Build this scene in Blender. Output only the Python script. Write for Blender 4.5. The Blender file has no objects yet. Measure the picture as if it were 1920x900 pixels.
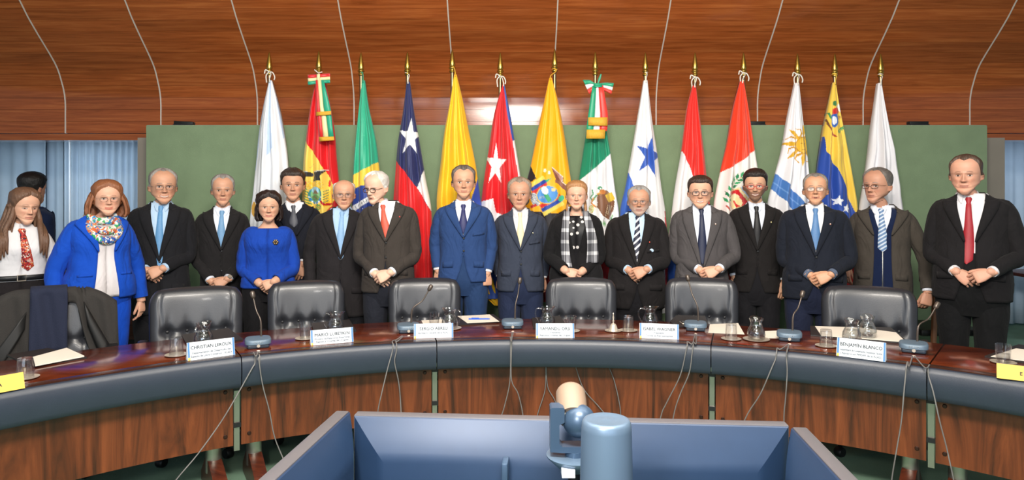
import bpy, bmesh, math, random
import numpy as np
from mathutils import Vector, Matrix

random.seed(7); rng = np.random.RandomState(7)
scene = bpy.context.scene
COL = scene.collection
F = 1280.0; CZ = 1.6; HY = 370.0; CX = 960.0       # focal length in px, camera height, horizon row, centre column
PI = math.pi

def srgb(h):
    h = h.lstrip('#'); out = []
    for i in (0, 2, 4):
        c = int(h[i:i+2], 16)/255.0
        out.append(c/12.92 if c <= .04045 else ((c+.055)/1.055)**2.4)
    return tuple(out)
def P(px, py, D): return Vector(((px-CX)*D/F, D, CZ+(HY-py)*D/F))
def X(px, D): return (px-CX)*D/F
def Zz(py, D): return CZ+(HY-py)*D/F
def on_z(px, py, z):
    D = (CZ-z)*F/(py-HY); return Vector(((px-CX)*D/F, D, z))

# ------------------------------------------------------------------ camera, world, lights, exposure
cam = bpy.data.cameras.new('camera'); camo = bpy.data.objects.new('camera', cam); COL.objects.link(camo)
cam.sensor_fit = 'HORIZONTAL'; cam.sensor_width = 36; cam.lens = F/1920*36; cam.shift_y = -(450-HY)/1920
cam.clip_start = .05; cam.clip_end = 100
camo.location = (0, 0, CZ); camo.rotation_euler = (PI/2, 0, 0); scene.camera = camo
W = bpy.data.worlds.new('world'); scene.world = W; W.use_nodes = True
W.node_tree.nodes['Background'].inputs[0].default_value = (.78, .88, 1, 1)
W.node_tree.nodes['Background'].inputs[1].default_value = .33
def area(name, loc, target, sx, sy, power, color):
    l = bpy.data.lights.new(name, 'AREA'); l.shape = 'RECTANGLE'; l.size = sx; l.size_y = sy; l.energy = power; l.color = color
    o = bpy.data.objects.new(name, l); COL.objects.link(o); o.location = loc
    o.rotation_euler = (Vector(target)-Vector(loc)).to_track_quat('-Z', 'Y').to_euler(); return o
area('unseen_overhead_light', (0.1, 0.2, 3.52), (0.15, 5.2, 1.35), 1.3, .55, 300, (1, .93, .84))  # assumed source overhead, unseen, placed to give the bright spot on the wood
area('assumed_flash', (-.45, -.1, 2.05), (0, 6, 1.5), .3, .3, 42, (1, .95, .88))  # assumed flash, unseen, set left so that shadows fall to the right
area('added_daylight_fill', (0, -3.6, 2.2), (0, 4, .9), 6, 2.2, 130, (.72, .85, 1))  # added area light behind the camera, unseen; daylight from there is assumed
area('unseen_overhead_light', (0, 1.7, 3.85), (0, 1.9, 0), 5.5, .8, 115, (1, .95, .88))  # added fill from above, unseen, put in to brighten the floor and tabletop
area('unseen_overhead_light', (0.3, 3.0, 3.75), (.3, 3.6, 0), 5, .5, 60, (1, .93, .82))  # further light from above, added and unseen
scene.view_settings.view_transform = 'Standard'; scene.view_settings.look = 'None'
scene.view_settings.exposure = 0.0; scene.view_settings.gamma = 1.0; scene.view_settings.use_curve_mapping = False

# ------------------------------------------------------------------ materials
def new_mat(name):
    m = bpy.data.materials.new(name); m.use_nodes = True
    return m, m.node_tree.nodes, m.node_tree.links, m.node_tree.nodes['Principled BSDF']
def c4(c): return tuple(srgb(c) if isinstance(c, str) else c)+(1,)
def mat(name, color, rough=.6, metal=0., bump=0., bscale=200., vary=0., vscale=6., sheen=0., stretch=(1, 1, 1), spec=.5, coat=0.):
    m, n, l, b = new_mat(name)
    b.inputs['Base Color'].default_value = c4(color); b.inputs['Roughness'].default_value = rough; b.inputs['Metallic'].default_value = metal
    b.inputs['Specular IOR Level'].default_value = spec
    if sheen: b.inputs['Sheen Weight'].default_value = sheen; b.inputs['Sheen Roughness'].default_value = .5
    if coat: b.inputs['Coat Weight'].default_value = coat; b.inputs['Coat Roughness'].default_value = .08
    tc = n.new('ShaderNodeTexCoord'); mp = n.new('ShaderNodeMapping'); mp.inputs['Scale'].default_value = stretch
    l.new(tc.outputs['Object'], mp.inputs[0])
    if bump:
        t = n.new('ShaderNodeTexNoise'); t.inputs['Scale'].default_value = bscale; t.inputs['Detail'].default_value = 3
        l.new(mp.outputs[0], t.inputs['Vector'])
        bp = n.new('ShaderNodeBump'); bp.inputs['Strength'].default_value = bump; bp.inputs['Distance'].default_value = .01
        l.new(t.outputs['Fac'], bp.inputs['Height']); l.new(bp.outputs[0], b.inputs['Normal'])
    if vary:
        t = n.new('ShaderNodeTexNoise'); t.inputs['Scale'].default_value = vscale; t.inputs['Detail'].default_value = 5
        l.new(mp.outputs[0], t.inputs['Vector'])
        mx = n.new('ShaderNodeMix'); mx.data_type = 'RGBA'; c = c4(color)
        mx.inputs['A'].default_value = tuple(v*(1-vary) for v in c[:3])+(1,)
        mx.inputs['B'].default_value = tuple(min(1, v*(1+vary)) for v in c[:3])+(1,)
        l.new(t.outputs['Fac'], mx.inputs['Factor']); l.new(mx.outputs['Result'], b.inputs['Base Color'])
    return m
def wood(name, dark, mid, light, grain=(1, 18, 18), scale=2.2, rough=.3, obj_rand=.0, coat=0., figure=0., spec=.5):
    m, n, l, b = new_mat(name)
    tc = n.new('ShaderNodeTexCoord'); mp = n.new('ShaderNodeMapping'); mp.inputs['Scale'].default_value = grain
    oi = n.new('ShaderNodeObjectInfo'); va = n.new('ShaderNodeVectorMath'); va.operation = 'MULTIPLY_ADD'
    va.inputs[1].default_value = (37, 53, 29)
    cmb = n.new('ShaderNodeCombineXYZ')
    for i in range(3): l.new(oi.outputs['Random'], cmb.inputs[i])
    l.new(cmb.outputs[0], va.inputs[0]); l.new(tc.outputs['Object'], va.inputs[2]); l.new(va.outputs[0], mp.inputs[0])
    t = n.new('ShaderNodeTexNoise'); t.inputs['Scale'].default_value = scale; t.inputs['Detail'].default_value = 8; t.inputs['Roughness'].default_value = .62; t.inputs['Distortion'].default_value = .6+figure
    l.new(mp.outputs[0], t.inputs['Vector'])
    r = n.new('ShaderNodeValToRGB'); e = r.color_ramp.elements
    e[0].position = .3; e[0].color = c4(dark); e[1].position = .72; e[1].color = c4(light)
    x = r.color_ramp.elements.new(.5); x.color = c4(mid)
    l.new(t.outputs['Fac'], r.inputs[0])
    hs = n.new('ShaderNodeHueSaturation'); l.new(r.outputs[0], hs.inputs['Color'])
    if obj_rand:
        mr = n.new('ShaderNodeMapRange'); mr.inputs['To Min'].default_value = 1-obj_rand; mr.inputs['To Max'].default_value = 1+obj_rand
        l.new(oi.outputs['Random'], mr.inputs[0]); l.new(mr.outputs[0], hs.inputs['Value'])
    l.new(hs.outputs[0], b.inputs['Base Color'])
    b.inputs['Roughness'].default_value = rough; b.inputs['Specular IOR Level'].default_value = spec
    if coat: b.inputs['Coat Weight'].default_value = coat; b.inputs['Coat Roughness'].default_value = .1
    bp = n.new('ShaderNodeBump'); bp.inputs['Strength'].default_value = .08; bp.inputs['Distance'].default_value = .004
    l.new(t.outputs['Fac'], bp.inputs['Height']); l.new(bp.outputs[0], b.inputs['Normal'])
    return m
def attr_mat(name, rough=.6, sheen=0., bump=0., bscale=300., sss=0., spec=.4):
    m, n, l, b = new_mat(name)
    a = n.new('ShaderNodeAttribute'); a.attribute_name = 'Col'; l.new(a.outputs['Color'], b.inputs['Base Color'])
    b.inputs['Roughness'].default_value = rough; b.inputs['Specular IOR Level'].default_value = spec
    if sheen: b.inputs['Sheen Weight'].default_value = sheen
    if sss:
        b.inputs['Subsurface Weight'].default_value = sss; b.inputs['Subsurface Radius'].default_value = (.012, .004, .002); b.inputs['Subsurface Scale'].default_value = .5
    if bump:
        tc = n.new('ShaderNodeTexCoord'); t = n.new('ShaderNodeTexNoise'); t.inputs['Scale'].default_value = bscale
        l.new(tc.outputs['Object'], t.inputs['Vector']); bp = n.new('ShaderNodeBump'); bp.inputs['Strength'].default_value = bump; bp.inputs['Distance'].default_value = .004
        l.new(t.outputs['Fac'], bp.inputs['Height']); l.new(bp.outputs[0], b.inputs['Normal'])
    return m
def glass_mat(name, tint=(1, 1, 1), rough=.0, ior=1.45, fac=None):
    m, n, l, b = new_mat(name)
    b.inputs['Base Color'].default_value = tuple(tint)+(1,); b.inputs['Roughness'].default_value = rough
    b.inputs['Transmission Weight'].default_value = 1; b.inputs['IOR'].default_value = ior
    return m
def thin_glass(name, tint=(.95, .97, .97), base=.04, edge=.5, rough=.04):
    m, n, l, b = new_mat(name); out = n['Material Output']
    tr = n.new('ShaderNodeBsdfTransparent'); tr.inputs[0].default_value = tuple(tint)+(1,)
    gl = n.new('ShaderNodeBsdfGlossy'); gl.inputs['Roughness'].default_value = rough
    lw = n.new('ShaderNodeLayerWeight'); lw.inputs['Blend'].default_value = .35
    pw = n.new('ShaderNodeMath'); pw.operation = 'POWER'; pw.inputs[1].default_value = 2.2; l.new(lw.outputs['Facing'], pw.inputs[0])
    ad = n.new('ShaderNodeMath'); ad.operation = 'MULTIPLY_ADD'; ad.inputs[1].default_value = edge; ad.inputs[2].default_value = base
    l.new(pw.outputs[0], ad.inputs[0])
    mx = n.new('ShaderNodeMixShader'); l.new(ad.outputs[0], mx.inputs[0]); l.new(tr.outputs[0], mx.inputs[1]); l.new(gl.outputs[0], mx.inputs[2])
    l.new(mx.outputs[0], out.inputs[0]); return m

# ------------------------------------------------------------------ mesh helpers
class MB:
    def __init__(s): s.v = []; s.f = []; s.m = []; s.c = None
    def add(s, vs, fs, mi=0):
        o = len(s.v); s.v.extend([tuple(map(float, v)) for v in vs]); s.f.extend([tuple(i+o for i in f) for f in fs]); s.m.extend([mi]*len(fs)); return o
    def box(s, lo, hi, mi=0, M=None):
        x0, y0, z0 = lo; x1, y1, z1 = hi
        vs = [Vector(p) for p in ((x0,y0,z0),(x1,y0,z0),(x1,y1,z0),(x0,y1,z0),(x0,y0,z1),(x1,y0,z1),(x1,y1,z1),(x0,y1,z1))]
        if M is not None: vs = [M @ v for v in vs]
        s.add(vs, [(0,3,2,1),(4,5,6,7),(0,1,5,4),(1,2,6,5),(2,3,7,6),(3,0,4,7)], mi)
    def rbox(s, lo, hi, r=.01, seg=2, mi=0, M=None):
        bm = bmesh.new(); bmesh.ops.create_cube(bm, size=1)
        sz = [hi[i]-lo[i] for i in range(3)]; ce = [(hi[i]+lo[i])/2 for i in range(3)]
        for v in bm.verts: v.co = Vector([v.co[i]*sz[i]+ce[i] for i in range(3)])
        bmesh.ops.bevel(bm, geom=list(bm.edges), offset=min(r, min(sz)*.49), segments=seg, profile=.5, affect='EDGES')
        vs = [(M @ v.co) if M is not None else v.co for v in bm.verts]; bm.verts.index_update()
        s.add(vs, [[v.index for v in f.verts] for f in bm.faces], mi); bm.free()
    def loft(s, rings, closed=True, cap0=False, cap1=False, mi=0):
        n = len(rings[0]); vs = [p for r in rings for p in r]; fs = []
        for i in range(len(rings)-1):
            for j in range(n if closed else n-1):
                k = (j+1) % n
                fs.append((i*n+j, i*n+k, (i+1)*n+k, (i+1)*n+j))
        if cap0: fs.append(tuple(reversed(range(n))))
        if cap1: fs.append(tuple((len(rings)-1)*n+j for j in range(n)))
        return s.add(vs, fs, mi)
    def tube(s, path, rad, n=10, mi=0, caps=True, flat=1.0, up=None):
        path = [Vector(p) for p in path]; N = len(path)
        if not hasattr(rad, '__len__'): rad = [rad]*N
        rings = []; prev = None
        for i in range(N):
            t = (path[min(i+1, N-1)]-path[max(i-1, 0)]).normalized()
            if prev is None:
                a = Vector(up) if up is not None else (Vector((0, 0, 1)) if abs(t.z) < .9 else Vector((1, 0, 0)))
                u = (a-t*a.dot(t)).normalized()
            else: u = (prev-t*prev.dot(t)).normalized()
            prev = u; w = t.cross(u)
            rings.append([path[i]+(u*math.cos(2*PI*j/n)*flat+w*math.sin(2*PI*j/n))*rad[i] for j in range(n)])
        s.loft(rings, True, caps, caps, mi); return rings
    def lathe(s, prof, n=24, mi=0, M=None, axis=(0, 0, 0), cap0=False, cap1=False):
        rings = []
        for r, z in prof:
            ring = [Vector((axis[0]+r*math.cos(2*PI*j/n), axis[1]+r*math.sin(2*PI*j/n), axis[2]+z)) for j in range(n)]
            rings.append([M @ p for p in ring] if M is not None else ring)
        s.loft(rings, True, cap0, cap1, mi)
    def grid(s, pts, mi=0):          # pts[i][j]
        s.loft(pts, False, False, False, mi)
    def build(s, name, mats, parent=None, smooth=35, loc=None, colors=None):
        me = bpy.data.meshes.new(name); me.from_pydata(s.v, [], s.f)
        if not isinstance(mats, (list, tuple)): mats = [mats]
        for m in mats: me.materials.append(m)
        if len(mats) > 1: me.polygons.foreach_set('material_index', s.m)
        if smooth:
            me.shade_smooth()
            if smooth < 180: me.set_sharp_from_angle(angle=math.radians(smooth))
        if colors is not None:
            a = me.color_attributes.new('Col', 'FLOAT_COLOR', 'POINT')
            cc = np.ones((len(s.v), 4), np.float32); cc[:, :3] = colors; a.data.foreach_set('color', cc.ravel())
        o = bpy.data.objects.new(name, me); COL.objects.link(o)
        if parent is not None: o.parent = parent
        if loc is not None: o.location = loc
        return o
def solidify(o, t, offset=-1):
    m = o.modifiers.new('thickness', 'SOLIDIFY'); m.thickness = t; m.offset = offset; m.use_even_offset = False; return o
def subsurf(o, lv=1):
    m = o.modifiers.new('smooth', 'SUBSURF'); m.levels = lv; m.render_levels = lv; return o
def tag(o, label, cat, group=None):
    o['label'] = label; o['category'] = cat
    if group: o['group'] = group
    return o
def thing(name, label, cat, loc=(0, 0, 0), rz=0, group=None):
    o = bpy.data.objects.new(name, None); COL.objects.link(o); o.location = loc; o.rotation_euler = (0, 0, rz); o.empty_display_size = .1
    return tag(o, label, cat, group)
def struct(o): o['kind'] = 'structure'; return o
def spline(pts, n=24):
    pts = [np.array(p, float) for p in pts]; out = []
    q = [2*pts[0]-pts[1]]+pts+[2*pts[-1]-pts[-2]]; m = len(pts)-1
    for i in range(n+1):
        t = i/n*m; k = min(int(t), m-1); u = t-k; a, b, c, d = q[k:k+4]
        out.append(.5*((2*b)+(-a+c)*u+(2*a-5*b+4*c-d)*u*u+(-a+3*b-3*c+d)*u**3))
    return out
def hermite(xk, yk, x):
    xk = np.asarray(xk, float); yk = np.asarray(yk, float); x = np.clip(np.asarray(x, float), xk[0], xk[-1])
    d = np.diff(yk)/np.diff(xk); m = np.zeros_like(yk); m[0] = d[0]; m[-1] = d[-1]
    for i in range(1, len(yk)-1): m[i] = 0 if d[i-1]*d[i] <= 0 else 2*d[i-1]*d[i]/(d[i-1]+d[i])
    k = np.clip(np.searchsorted(xk, x, side='right')-1, 0, len(xk)-2); h = xk[k+1]-xk[k]; t = (x-xk[k])/h
    return (2*t**3-3*t**2+1)*yk[k]+(t**3-2*t**2+t)*h*m[k]+(-2*t**3+3*t**2)*yk[k+1]+(t**3-t**2)*h*m[k+1]
def sstep(a, b, x):
    t = np.clip((np.asarray(x, float)-a)/(b-a), 0, 1); return t*t*(3-2*t)
def wob(p, f=1., seed=0.):           # smooth pseudo noise in -1..1
    p = np.asarray(p, float)*f
    return (np.sin(p[..., 0]*1.7+p[..., 1]*.6+seed)+np.sin(p[..., 1]*1.3-p[..., 2]*1.9+seed*2.1)+np.sin(p[..., 2]*1.5+p[..., 0]*2.3+seed*.7))/3
def text_mesh(name, s, size, material, parent, M, align='CENTER', maxw=None, extr=.0004):
    cu = bpy.data.curves.new(name, 'FONT'); cu.body = s; cu.size = size; cu.align_x = align; cu.align_y = 'CENTER'; cu.extrude = extr; cu.resolution_u = 2
    o = bpy.data.objects.new(name, cu); COL.objects.link(o); bpy.context.view_layer.update()
    dg = bpy.context.evaluated_depsgraph_get(); me = bpy.data.meshes.new_from_object(o.evaluated_get(dg))
    bpy.data.objects.remove(o); bpy.data.curves.remove(cu)
    if maxw:
        xs = [v.co.x for v in me.vertices]
        if xs and max(xs)-min(xs) > maxw: me.transform(Matrix.Diagonal((maxw/(max(xs)-min(xs)), 1, 1, 1)))
    bm = bmesh.new(); bm.from_mesh(me); base = list(bm.verts)+list(bm.edges)+list(bm.faces)          # heavier strokes: copies a hair to each side
    for dx, dy in ((.026, 0), (.013, .018), (.013, -.018)):
        r = bmesh.ops.duplicate(bm, geom=base); vs = [g for g in r['geom'] if isinstance(g, bmesh.types.BMVert)]; bmesh.ops.translate(bm, verts=vs, vec=(dx*size*1.4, dy*size, 0))
    bm.to_mesh(me); bm.free()
    me.transform(M); me.materials.clear(); me.materials.append(material); me.name = name
    t = bpy.data.objects.new(name, me); COL.objects.link(t); t.parent = parent; return t

M_ = {}
M_['wall_wood'] = wood('wall_wood', '#80411c', '#9b5126', '#b06634', grain=(1.0, 20, 20), scale=1.5, rough=.17, obj_rand=.13)
M_['trim_metal'] = mat('trim_metal', '#d3c9be', .4, .1)
M_['dark_wood'] = wood('dark_wood', '#2c120a', '#4a2012', '#612c18', grain=(2, 20, 20), rough=.35)
M_['table_wood'] = wood('table_wood', '#2e0d06', '#54200e', '#70331a', grain=(1.5, 9, 9), scale=1.5, rough=.17, coat=.3)
M_['panel_wood'] = wood('panel_wood', '#2c1409', '#5f2d14', '#7c4020', grain=(7, 7, .7), scale=1.0, rough=.33, figure=2.2)
M_['pad'] = mat('pad_leather', '#272e3b', .38, bump=.10, bscale=420, vary=.12, vscale=12)
M_['black'] = mat('black_plastic', '#101113', .5)
M_['steel'] = mat('brushed_steel', '#a9a69c', .3, .9)
M_['carpet'] = mat('carpet', '#7b9a84', .95, bump=.5, bscale=320, vary=.4, vscale=2.6, spec=.1)
M_['velvet'] = mat('green_velvet', '#7f9474', .92, bump=.25, bscale=260, vary=.16, vscale=5, sheen=.25, spec=.1)
M_['plaster'] = mat('plaster', '#8d867c', .85, vary=.05)
M_['ceiling'] = mat('ceiling_paint', '#b9b1a5', .8)
M_['curtain'] = mat('curtain_cloth', '#a9bccd', .9, bump=.2, bscale=250, vary=.08)
M_['white'] = mat('white_card', '#dde3ea', .55)
M_['paper'] = mat('paper', '#ddd3c6', .75, vary=.03)
M_['gold'] = mat('brass', '#c9a24e', .25, .95)
M_['silver'] = mat('polished_silver', '#d2c6b6', .28, .55)
M_['pole'] = mat('pole_metal', '#8a7458', .3, .8)
M_['glass'] = thin_glass('clear_glass', (.985, .99, .99), .10, .7)
M_['water'] = thin_glass('water', (.96, .975, .975), .10, .5)
M_['ink'] = mat('ink', '#2f3742', .6)
M_['grey_ink'] = mat('grey_ink', '#5f6977', .6)
M_['stripe'] = mat('blue_print', '#3f74a8', .5)
M_['yellow_print'] = mat('yellow_print', '#e8b545', .5)
M_['yellow_card'] = mat('yellow_card', '#d9b24c', .6)
M_['leather'] = mat('black_leather', '#2b2c31', .36, bump=.05, bscale=200, vary=.15, vscale=9, coat=.06)
M_['leather_dark'] = mat('black_leather_dark', '#17171a', .42, bump=.2, bscale=260)
M_['mic'] = mat('mic_grey', '#566878', .42, .15)
M_['mic_dark'] = mat('mic_dark', '#2c3743', .4)
M_['goose'] = mat('gooseneck_metal', '#5d534c', .35, .6)
M_['cable'] = mat('cable_grey', '#6d6a69', .55)
M_['screen_back'] = mat('screen_back', '#20334e', .38, .15, vary=.08, vscale=30)
M_['screen_edge'] = mat('screen_edge', '#58565a', .4, .2)
M_['dev_grey'] = mat('device_grey', '#5d7186', .36, .35)
M_['dev_dark'] = mat('device_dark', '#3b4f66', .33, .3)
M_['dev_beige'] = mat('device_beige', '#7f6c5c', .45)
M_['folder'] = mat('black_folder', '#1f1b1b', .5)
M_['pen'] = mat('blue_pen', '#1f55c0', .35)

# ------------------------------------------------------------------ room
WD = 7.0                                     # depth of the wood wall
bm = MB(); bm.box((-9, -4, -.1), (9, 9.4, 0)); struct(bm.build('floor', M_['carpet'], smooth=0))
prof = [(WD, 2.256), (WD, 2.35), (WD, 2.45), (WD, 2.56), (6.985, 2.66), (6.95, 2.757), (6.877, 2.90), (6.758, 3.026), (6.598, 3.172), (6.46, 3.306), (6.348, 3.435),
        (6.2, 3.58), (6.0, 3.72), (5.7, 3.84), (5.3, 3.9)]
pp = [np.array(p) for p in spline([(0, a, b) for a, b in prof], 140)]
seg = np.r_[0, np.cumsum([np.linalg.norm(pp[i+1]-pp[i]) for i in range(len(pp)-1)])]
def prof_at(s):
    return np.array([np.interp(s, seg, [p[1] for p in pp]), np.interp(s, seg, [p[2] for p in pp])])
XW0, XW1 = -7.6, 8.4
bm = MB()
def pnorm(s):
    a = prof_at(max(0, s-.02)); b = prof_at(min(seg[-1], s+.02)); t = (b-a)/np.linalg.norm(b-a); return np.array([-t[1], t[0]])  # towards room
rows = [(prof_at(s)-pnorm(s)*.02) for s in np.linspace(0, seg[-1], 40)]
rows2 = [(prof_at(s)-pnorm(s)*.1) for s in np.linspace(0, seg[-1], 40)]
bm.loft([[(XW0, a[0], a[1]), (XW1, a[0], a[1]), (XW1, b[0], b[1]), (XW0, b[0], b[1])] for a, b in zip(rows, rows2)], True, True, True)
wall = struct(bm.build('wall_back', M_['wall_wood']))
seams_px = [-58, 123, 302, 483, 664, 850, 1038, 1230, 1420, 1618, 1818, 2022]
seams = [X(p, WD) for p in seams_px]; seams = [seams[0]-1.0]+seams+[seams[-1]+1.1]
nb = 16; bh = seg[-1]/nb; bh = .122; nb = int(seg[-1]/bh)
for r in range(nb):
    s0, s1 = r*bh+.0012, (r+1)*bh-.0012
    for c in range(len(seams)-1):
        x0, x1 = seams[c]+.006, seams[c+1]-.006
        b = MB(); rings = []
        for s in np.linspace(s0, s1, 4):
            a = prof_at(s); q = a-pnorm(s)*.016; off = pnorm(s)*.0008*((r*5+c*3) % 3)
            a = a+off
            rings.append([(x0, a[0], a[1]), (x1, a[0], a[1]), (x1, q[0], q[1]), (x0, q[0], q[1])])
        b.loft(rings, True, True, True); b.build('board', M_['wall_wood'], wall)
for i, x in enumerate(seams[1:-1]):
    b = MB(); rings = []
    for s in np.linspace(0, seg[-1], 40):
        a = prof_at(s); n_ = pnorm(s); q0 = a+n_*.006; q1 = a-n_*.02
        rings.append([(x-.006, q0[0], q0[1]), (x+.006, q0[0], q0[1]), (x+.006, q1[0], q1[1]), (x-.006, q1[0], q1[1])])
    b.loft(rings, True, True, True); struct(b.build('trim_%d' % (i+1), M_['trim_metal']))
b = MB(); b.box((XW0, -4, 3.9), (XW1, 5.32, 4.0)); struct(b.build('ceiling', M_['ceiling'], smooth=0))
# beam under the wood wall, alcove soffit, window walls behind
b = MB(); b.box((XW0, WD-.01, 2.185), (XW1, WD+.25, 2.25)); struct(b.build('trim_20', M_['dark_wood'] if 0 else M_['wall_wood'], smooth=0))
b = MB(); b.box((XW0, WD+.25, 2.3), (XW1, 9.2, 2.4)); struct(b.build('trim_21', mat('soffit', '#8fa3b5', .8), smooth=0))
b = MB(); b.box((XW0, 9.1, 0), (XW1, 9.2, 2.4)); struct(b.build('wall_window', mat('window_wall', '#9fb4c9', .8), smooth=0))
for i, (pa, pb, D) in enumerate([(258, 276, 6.75), (1850, 1884, 6.75)]):
    b = MB(); b.box((X(pa, D), D, 0), (X(pb, D), D+.3, 2.19)); struct(b.build('trim_%d' % (22+i), M_['plaster'], smooth=0))
# green fabric screen
PD = 6.4
b = MB(); b.rbox((X(273, PD), PD, 0.02), (X(1852, PD), PD+.08, Zz(234, PD)), .012, 2)
tag(b.build('backdrop_panel', M_['velvet']), 'long green fabric backdrop panel behind the row of flags', 'backdrop')
# curtains
def curtain(x0, x1, D, label, pitch=.075, amp=.028, z1=2.3):
    n = int((x1-x0)/pitch*8); b = MB(); rows = []
    xs = np.linspace(x0, x1, n)
    for k, z in enumerate(np.linspace(.03, z1, 8)):
        a = amp*(1-.25*k/7)
        y = D+a*np.sin(2*PI*xs/pitch+.5*np.sin(xs*9))+.4*a*np.sin(xs*23)
        rows.append(np.c_[xs, y, np.full(n, z)])
    b.grid(rows); o = b.build('curtain', M_['curtain'], smooth=180); solidify(o, .004); tag(o, label, 'curtain'); return o
curtain(X(118, 8.5), X(268, 8.5), 8.5, 'pleated pale blue curtain behind the woman in the bright blue suit', .085, .03)
curtain(X(-60, 8.6), X(86, 8.6), 8.6, 'smoother blue curtain at far left behind the man facing away', .2, .02)
curtain(X(86, 8.7), X(118, 8.7), 8.7, 'narrow strip of pale curtain between the two left curtains', .12, .015)
curtain(X(1872, 8.5), X(2050, 8.5), 8.5, 'blue curtain at the far right beyond the green panel', .16, .02)
b = MB(); b.box((X(129, 8.35), 8.35, 0), (X(131.5, 8.35), 8.37, 2.28)); struct(b.build('trim_24', M_['white'], smooth=0))
area('added_alcove_light', (X(120, 7.9), 7.45, 2.28), (X(120, 8), 8.6, .9), 1.6, .3, 26, (.80, .90, 1))  # added cool light inside the alcove, unseen, standing in for daylight on the curtains
area('added_alcove_light', (X(1930, 7.9), 7.45, 2.28), (X(1930, 8), 8.6, .9), 1.2, .3, 16, (.8, .87, 1))  # the same kind of added, unseen light for the right curtain
# sideboard at left, rolling table at right, wooden chair at right, small speakers on the panel
t = thing('sideboard', 'dark wooden sideboard under the left curtains', 'sideboard', (X(150, 7.3), 7.5, 0))
b = MB(); b.box((-.75, -.2, .08), (.75, .2, .70)); b.build('body', M_['dark_wood'], t, smooth=0)
b = MB(); b.rbox((-.78, -.23, .70), (.78, .23, .745), .008); b.build('top', M_['dark_wood'], t)
for i in range(3):
    b = MB(); b.rbox((-.73+i*.49, -.218, .12), (-.26+i*.49, -.2, .68), .004); b.build('door', M_['dark_wood'], t)
b = MB(); b.box((-.7, -.15, 0), (.7, .15, .08)); b.build('plinth', M_['black'], t, smooth=0)
t = thing('rolling_table', 'dark table on castors at the far right by the blue curtain', 'table', (X(2010, 7.9), 7.9, 0))
b = MB(); b.rbox((-.72, -.3, .70), (.72, .3, .74), .006); b.build('tabletop', M_['dark_wood'], t)
b = MB(); b.box((-.69, -.27, .47), (.69, -.25, .70)); b.build('skirt', M_['dark_wood'], t, smooth=0)
for sx in (-.64, .64):
    for sy in (-.2, .2):
        b = MB(); b.box((sx-.02, sy-.02, .09), (sx+.02, sy+.02, .7)); l_ = b.build('leg', M_['mic_dark'], t, smooth=0)
        b = MB(); b.lathe([(0, -.02), (.04, -.02), (.045, -.01), (.045, .01), (.04, .02), (0, .02)], 14, M=Matrix.Translation((sx, sy, .046)) @ Matrix.Rotation(PI/2, 4, 'Y')); b.build('castor', M_['black'], l_)
t = thing('wooden_armchair', 'dark wooden armchair behind the tall man at the right end', 'chair', (X(1792, 5.75), 5.75, 0))
b = MB(); b.rbox((-.30, -.02, .88), (.30, .03, 1.06), .015); b.build('backrest', M_['dark_wood'], t)
b = MB(); b.rbox((-.27, .03, .42), (.27, .5, .48), .02); b.build('seat', M_['leather_dark'], t)
for sx in (-1, 1):
    b = MB(); b.tube([(sx*.17, 0, .9), (sx*.185, .0, .45), (sx*.235, -.05, 0)], [.024, .024, .02], 8); b.build('leg', mat('leg_wood', '#7a5238', .4) if sx < 0 else bpy.data.materials['leg_wood'], t)
    b = MB(); b.tube([(sx*.24, .46, .0), (sx*.24, .45, .66)], .02, 8); b.build('leg', bpy.data.materials['leg_wood'], t)
    b = MB(); b.rbox((sx*.26-.03, 0, .66), (sx*.26+.03, .48, .69), .01); b.build('armrest', M_['dark_wood'], t)
for px, lab in ((342, 'small black box on top of the green panel at the left'), (1418, 'small black box on top of the green panel right of centre'), (1725, 'small black box on top of the green panel at the right end')):
    b = MB(); b.rbox((-.09, -.03, 0), (.09, .03, .035), .006, M=Matrix.Rotation(.06, 4, 'Y') if px == 342 else None)
    b.box((-.095, -.032, 0), (.095, .032, .006))
    tag(b.build('junction_box', M_['black'], loc=(X(px, PD), PD+.04, Zz(234, PD))), lab, 'box')

# ------------------------------------------------------------------ horseshoe table
TC = (0.149, 0.967); TR = 3.057; TZ = .76
def arc(th, r, z): return (TC[0]+r*math.sin(th), TC[1]+r*math.cos(th), z)
def theta_px(px, r=TR):
    d = (px-CX)/F; a = 1+d*d; b = -2*(d*TC[0]+TC[1]); c = TC[0]**2+TC[1]**2-r*r
    D = (-b+math.sqrt(b*b-4*a*c))/(2*a); return math.atan2(d*D-TC[0], D-TC[1])
def pad_depth(px, r=TR):
    th = theta_px(px, r); return TC[1]+r*math.cos(th)
joints = [theta_px(p) for p in (453, 819, 1333, 1738)]
joints = [joints[0]-.75]+joints+[joints[-1]+.75]
tlabels = ['leftmost section of the horseshoe conference table with padded black edge', 'table section between the far left and the middle, with two name plates in white',
           'middle section of the curved conference table behind the monitors', 'table section right of the middle with the white paper sheets', 'rightmost section of the conference table with the yellow card']
DS = M_['dark_strip'] = mat('dark_edge_strip', '#2e1a14', .25, coat=.2)
M_['bolt'] = mat('bolt_dark', '#30180f', .35, .3)
def sweep(th0, th1, section, n):
    rings = []
    for th in np.linspace(th0, th1, n): rings.append([arc(th, TR+dr, z) for dr, z in section])
    return rings
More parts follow.
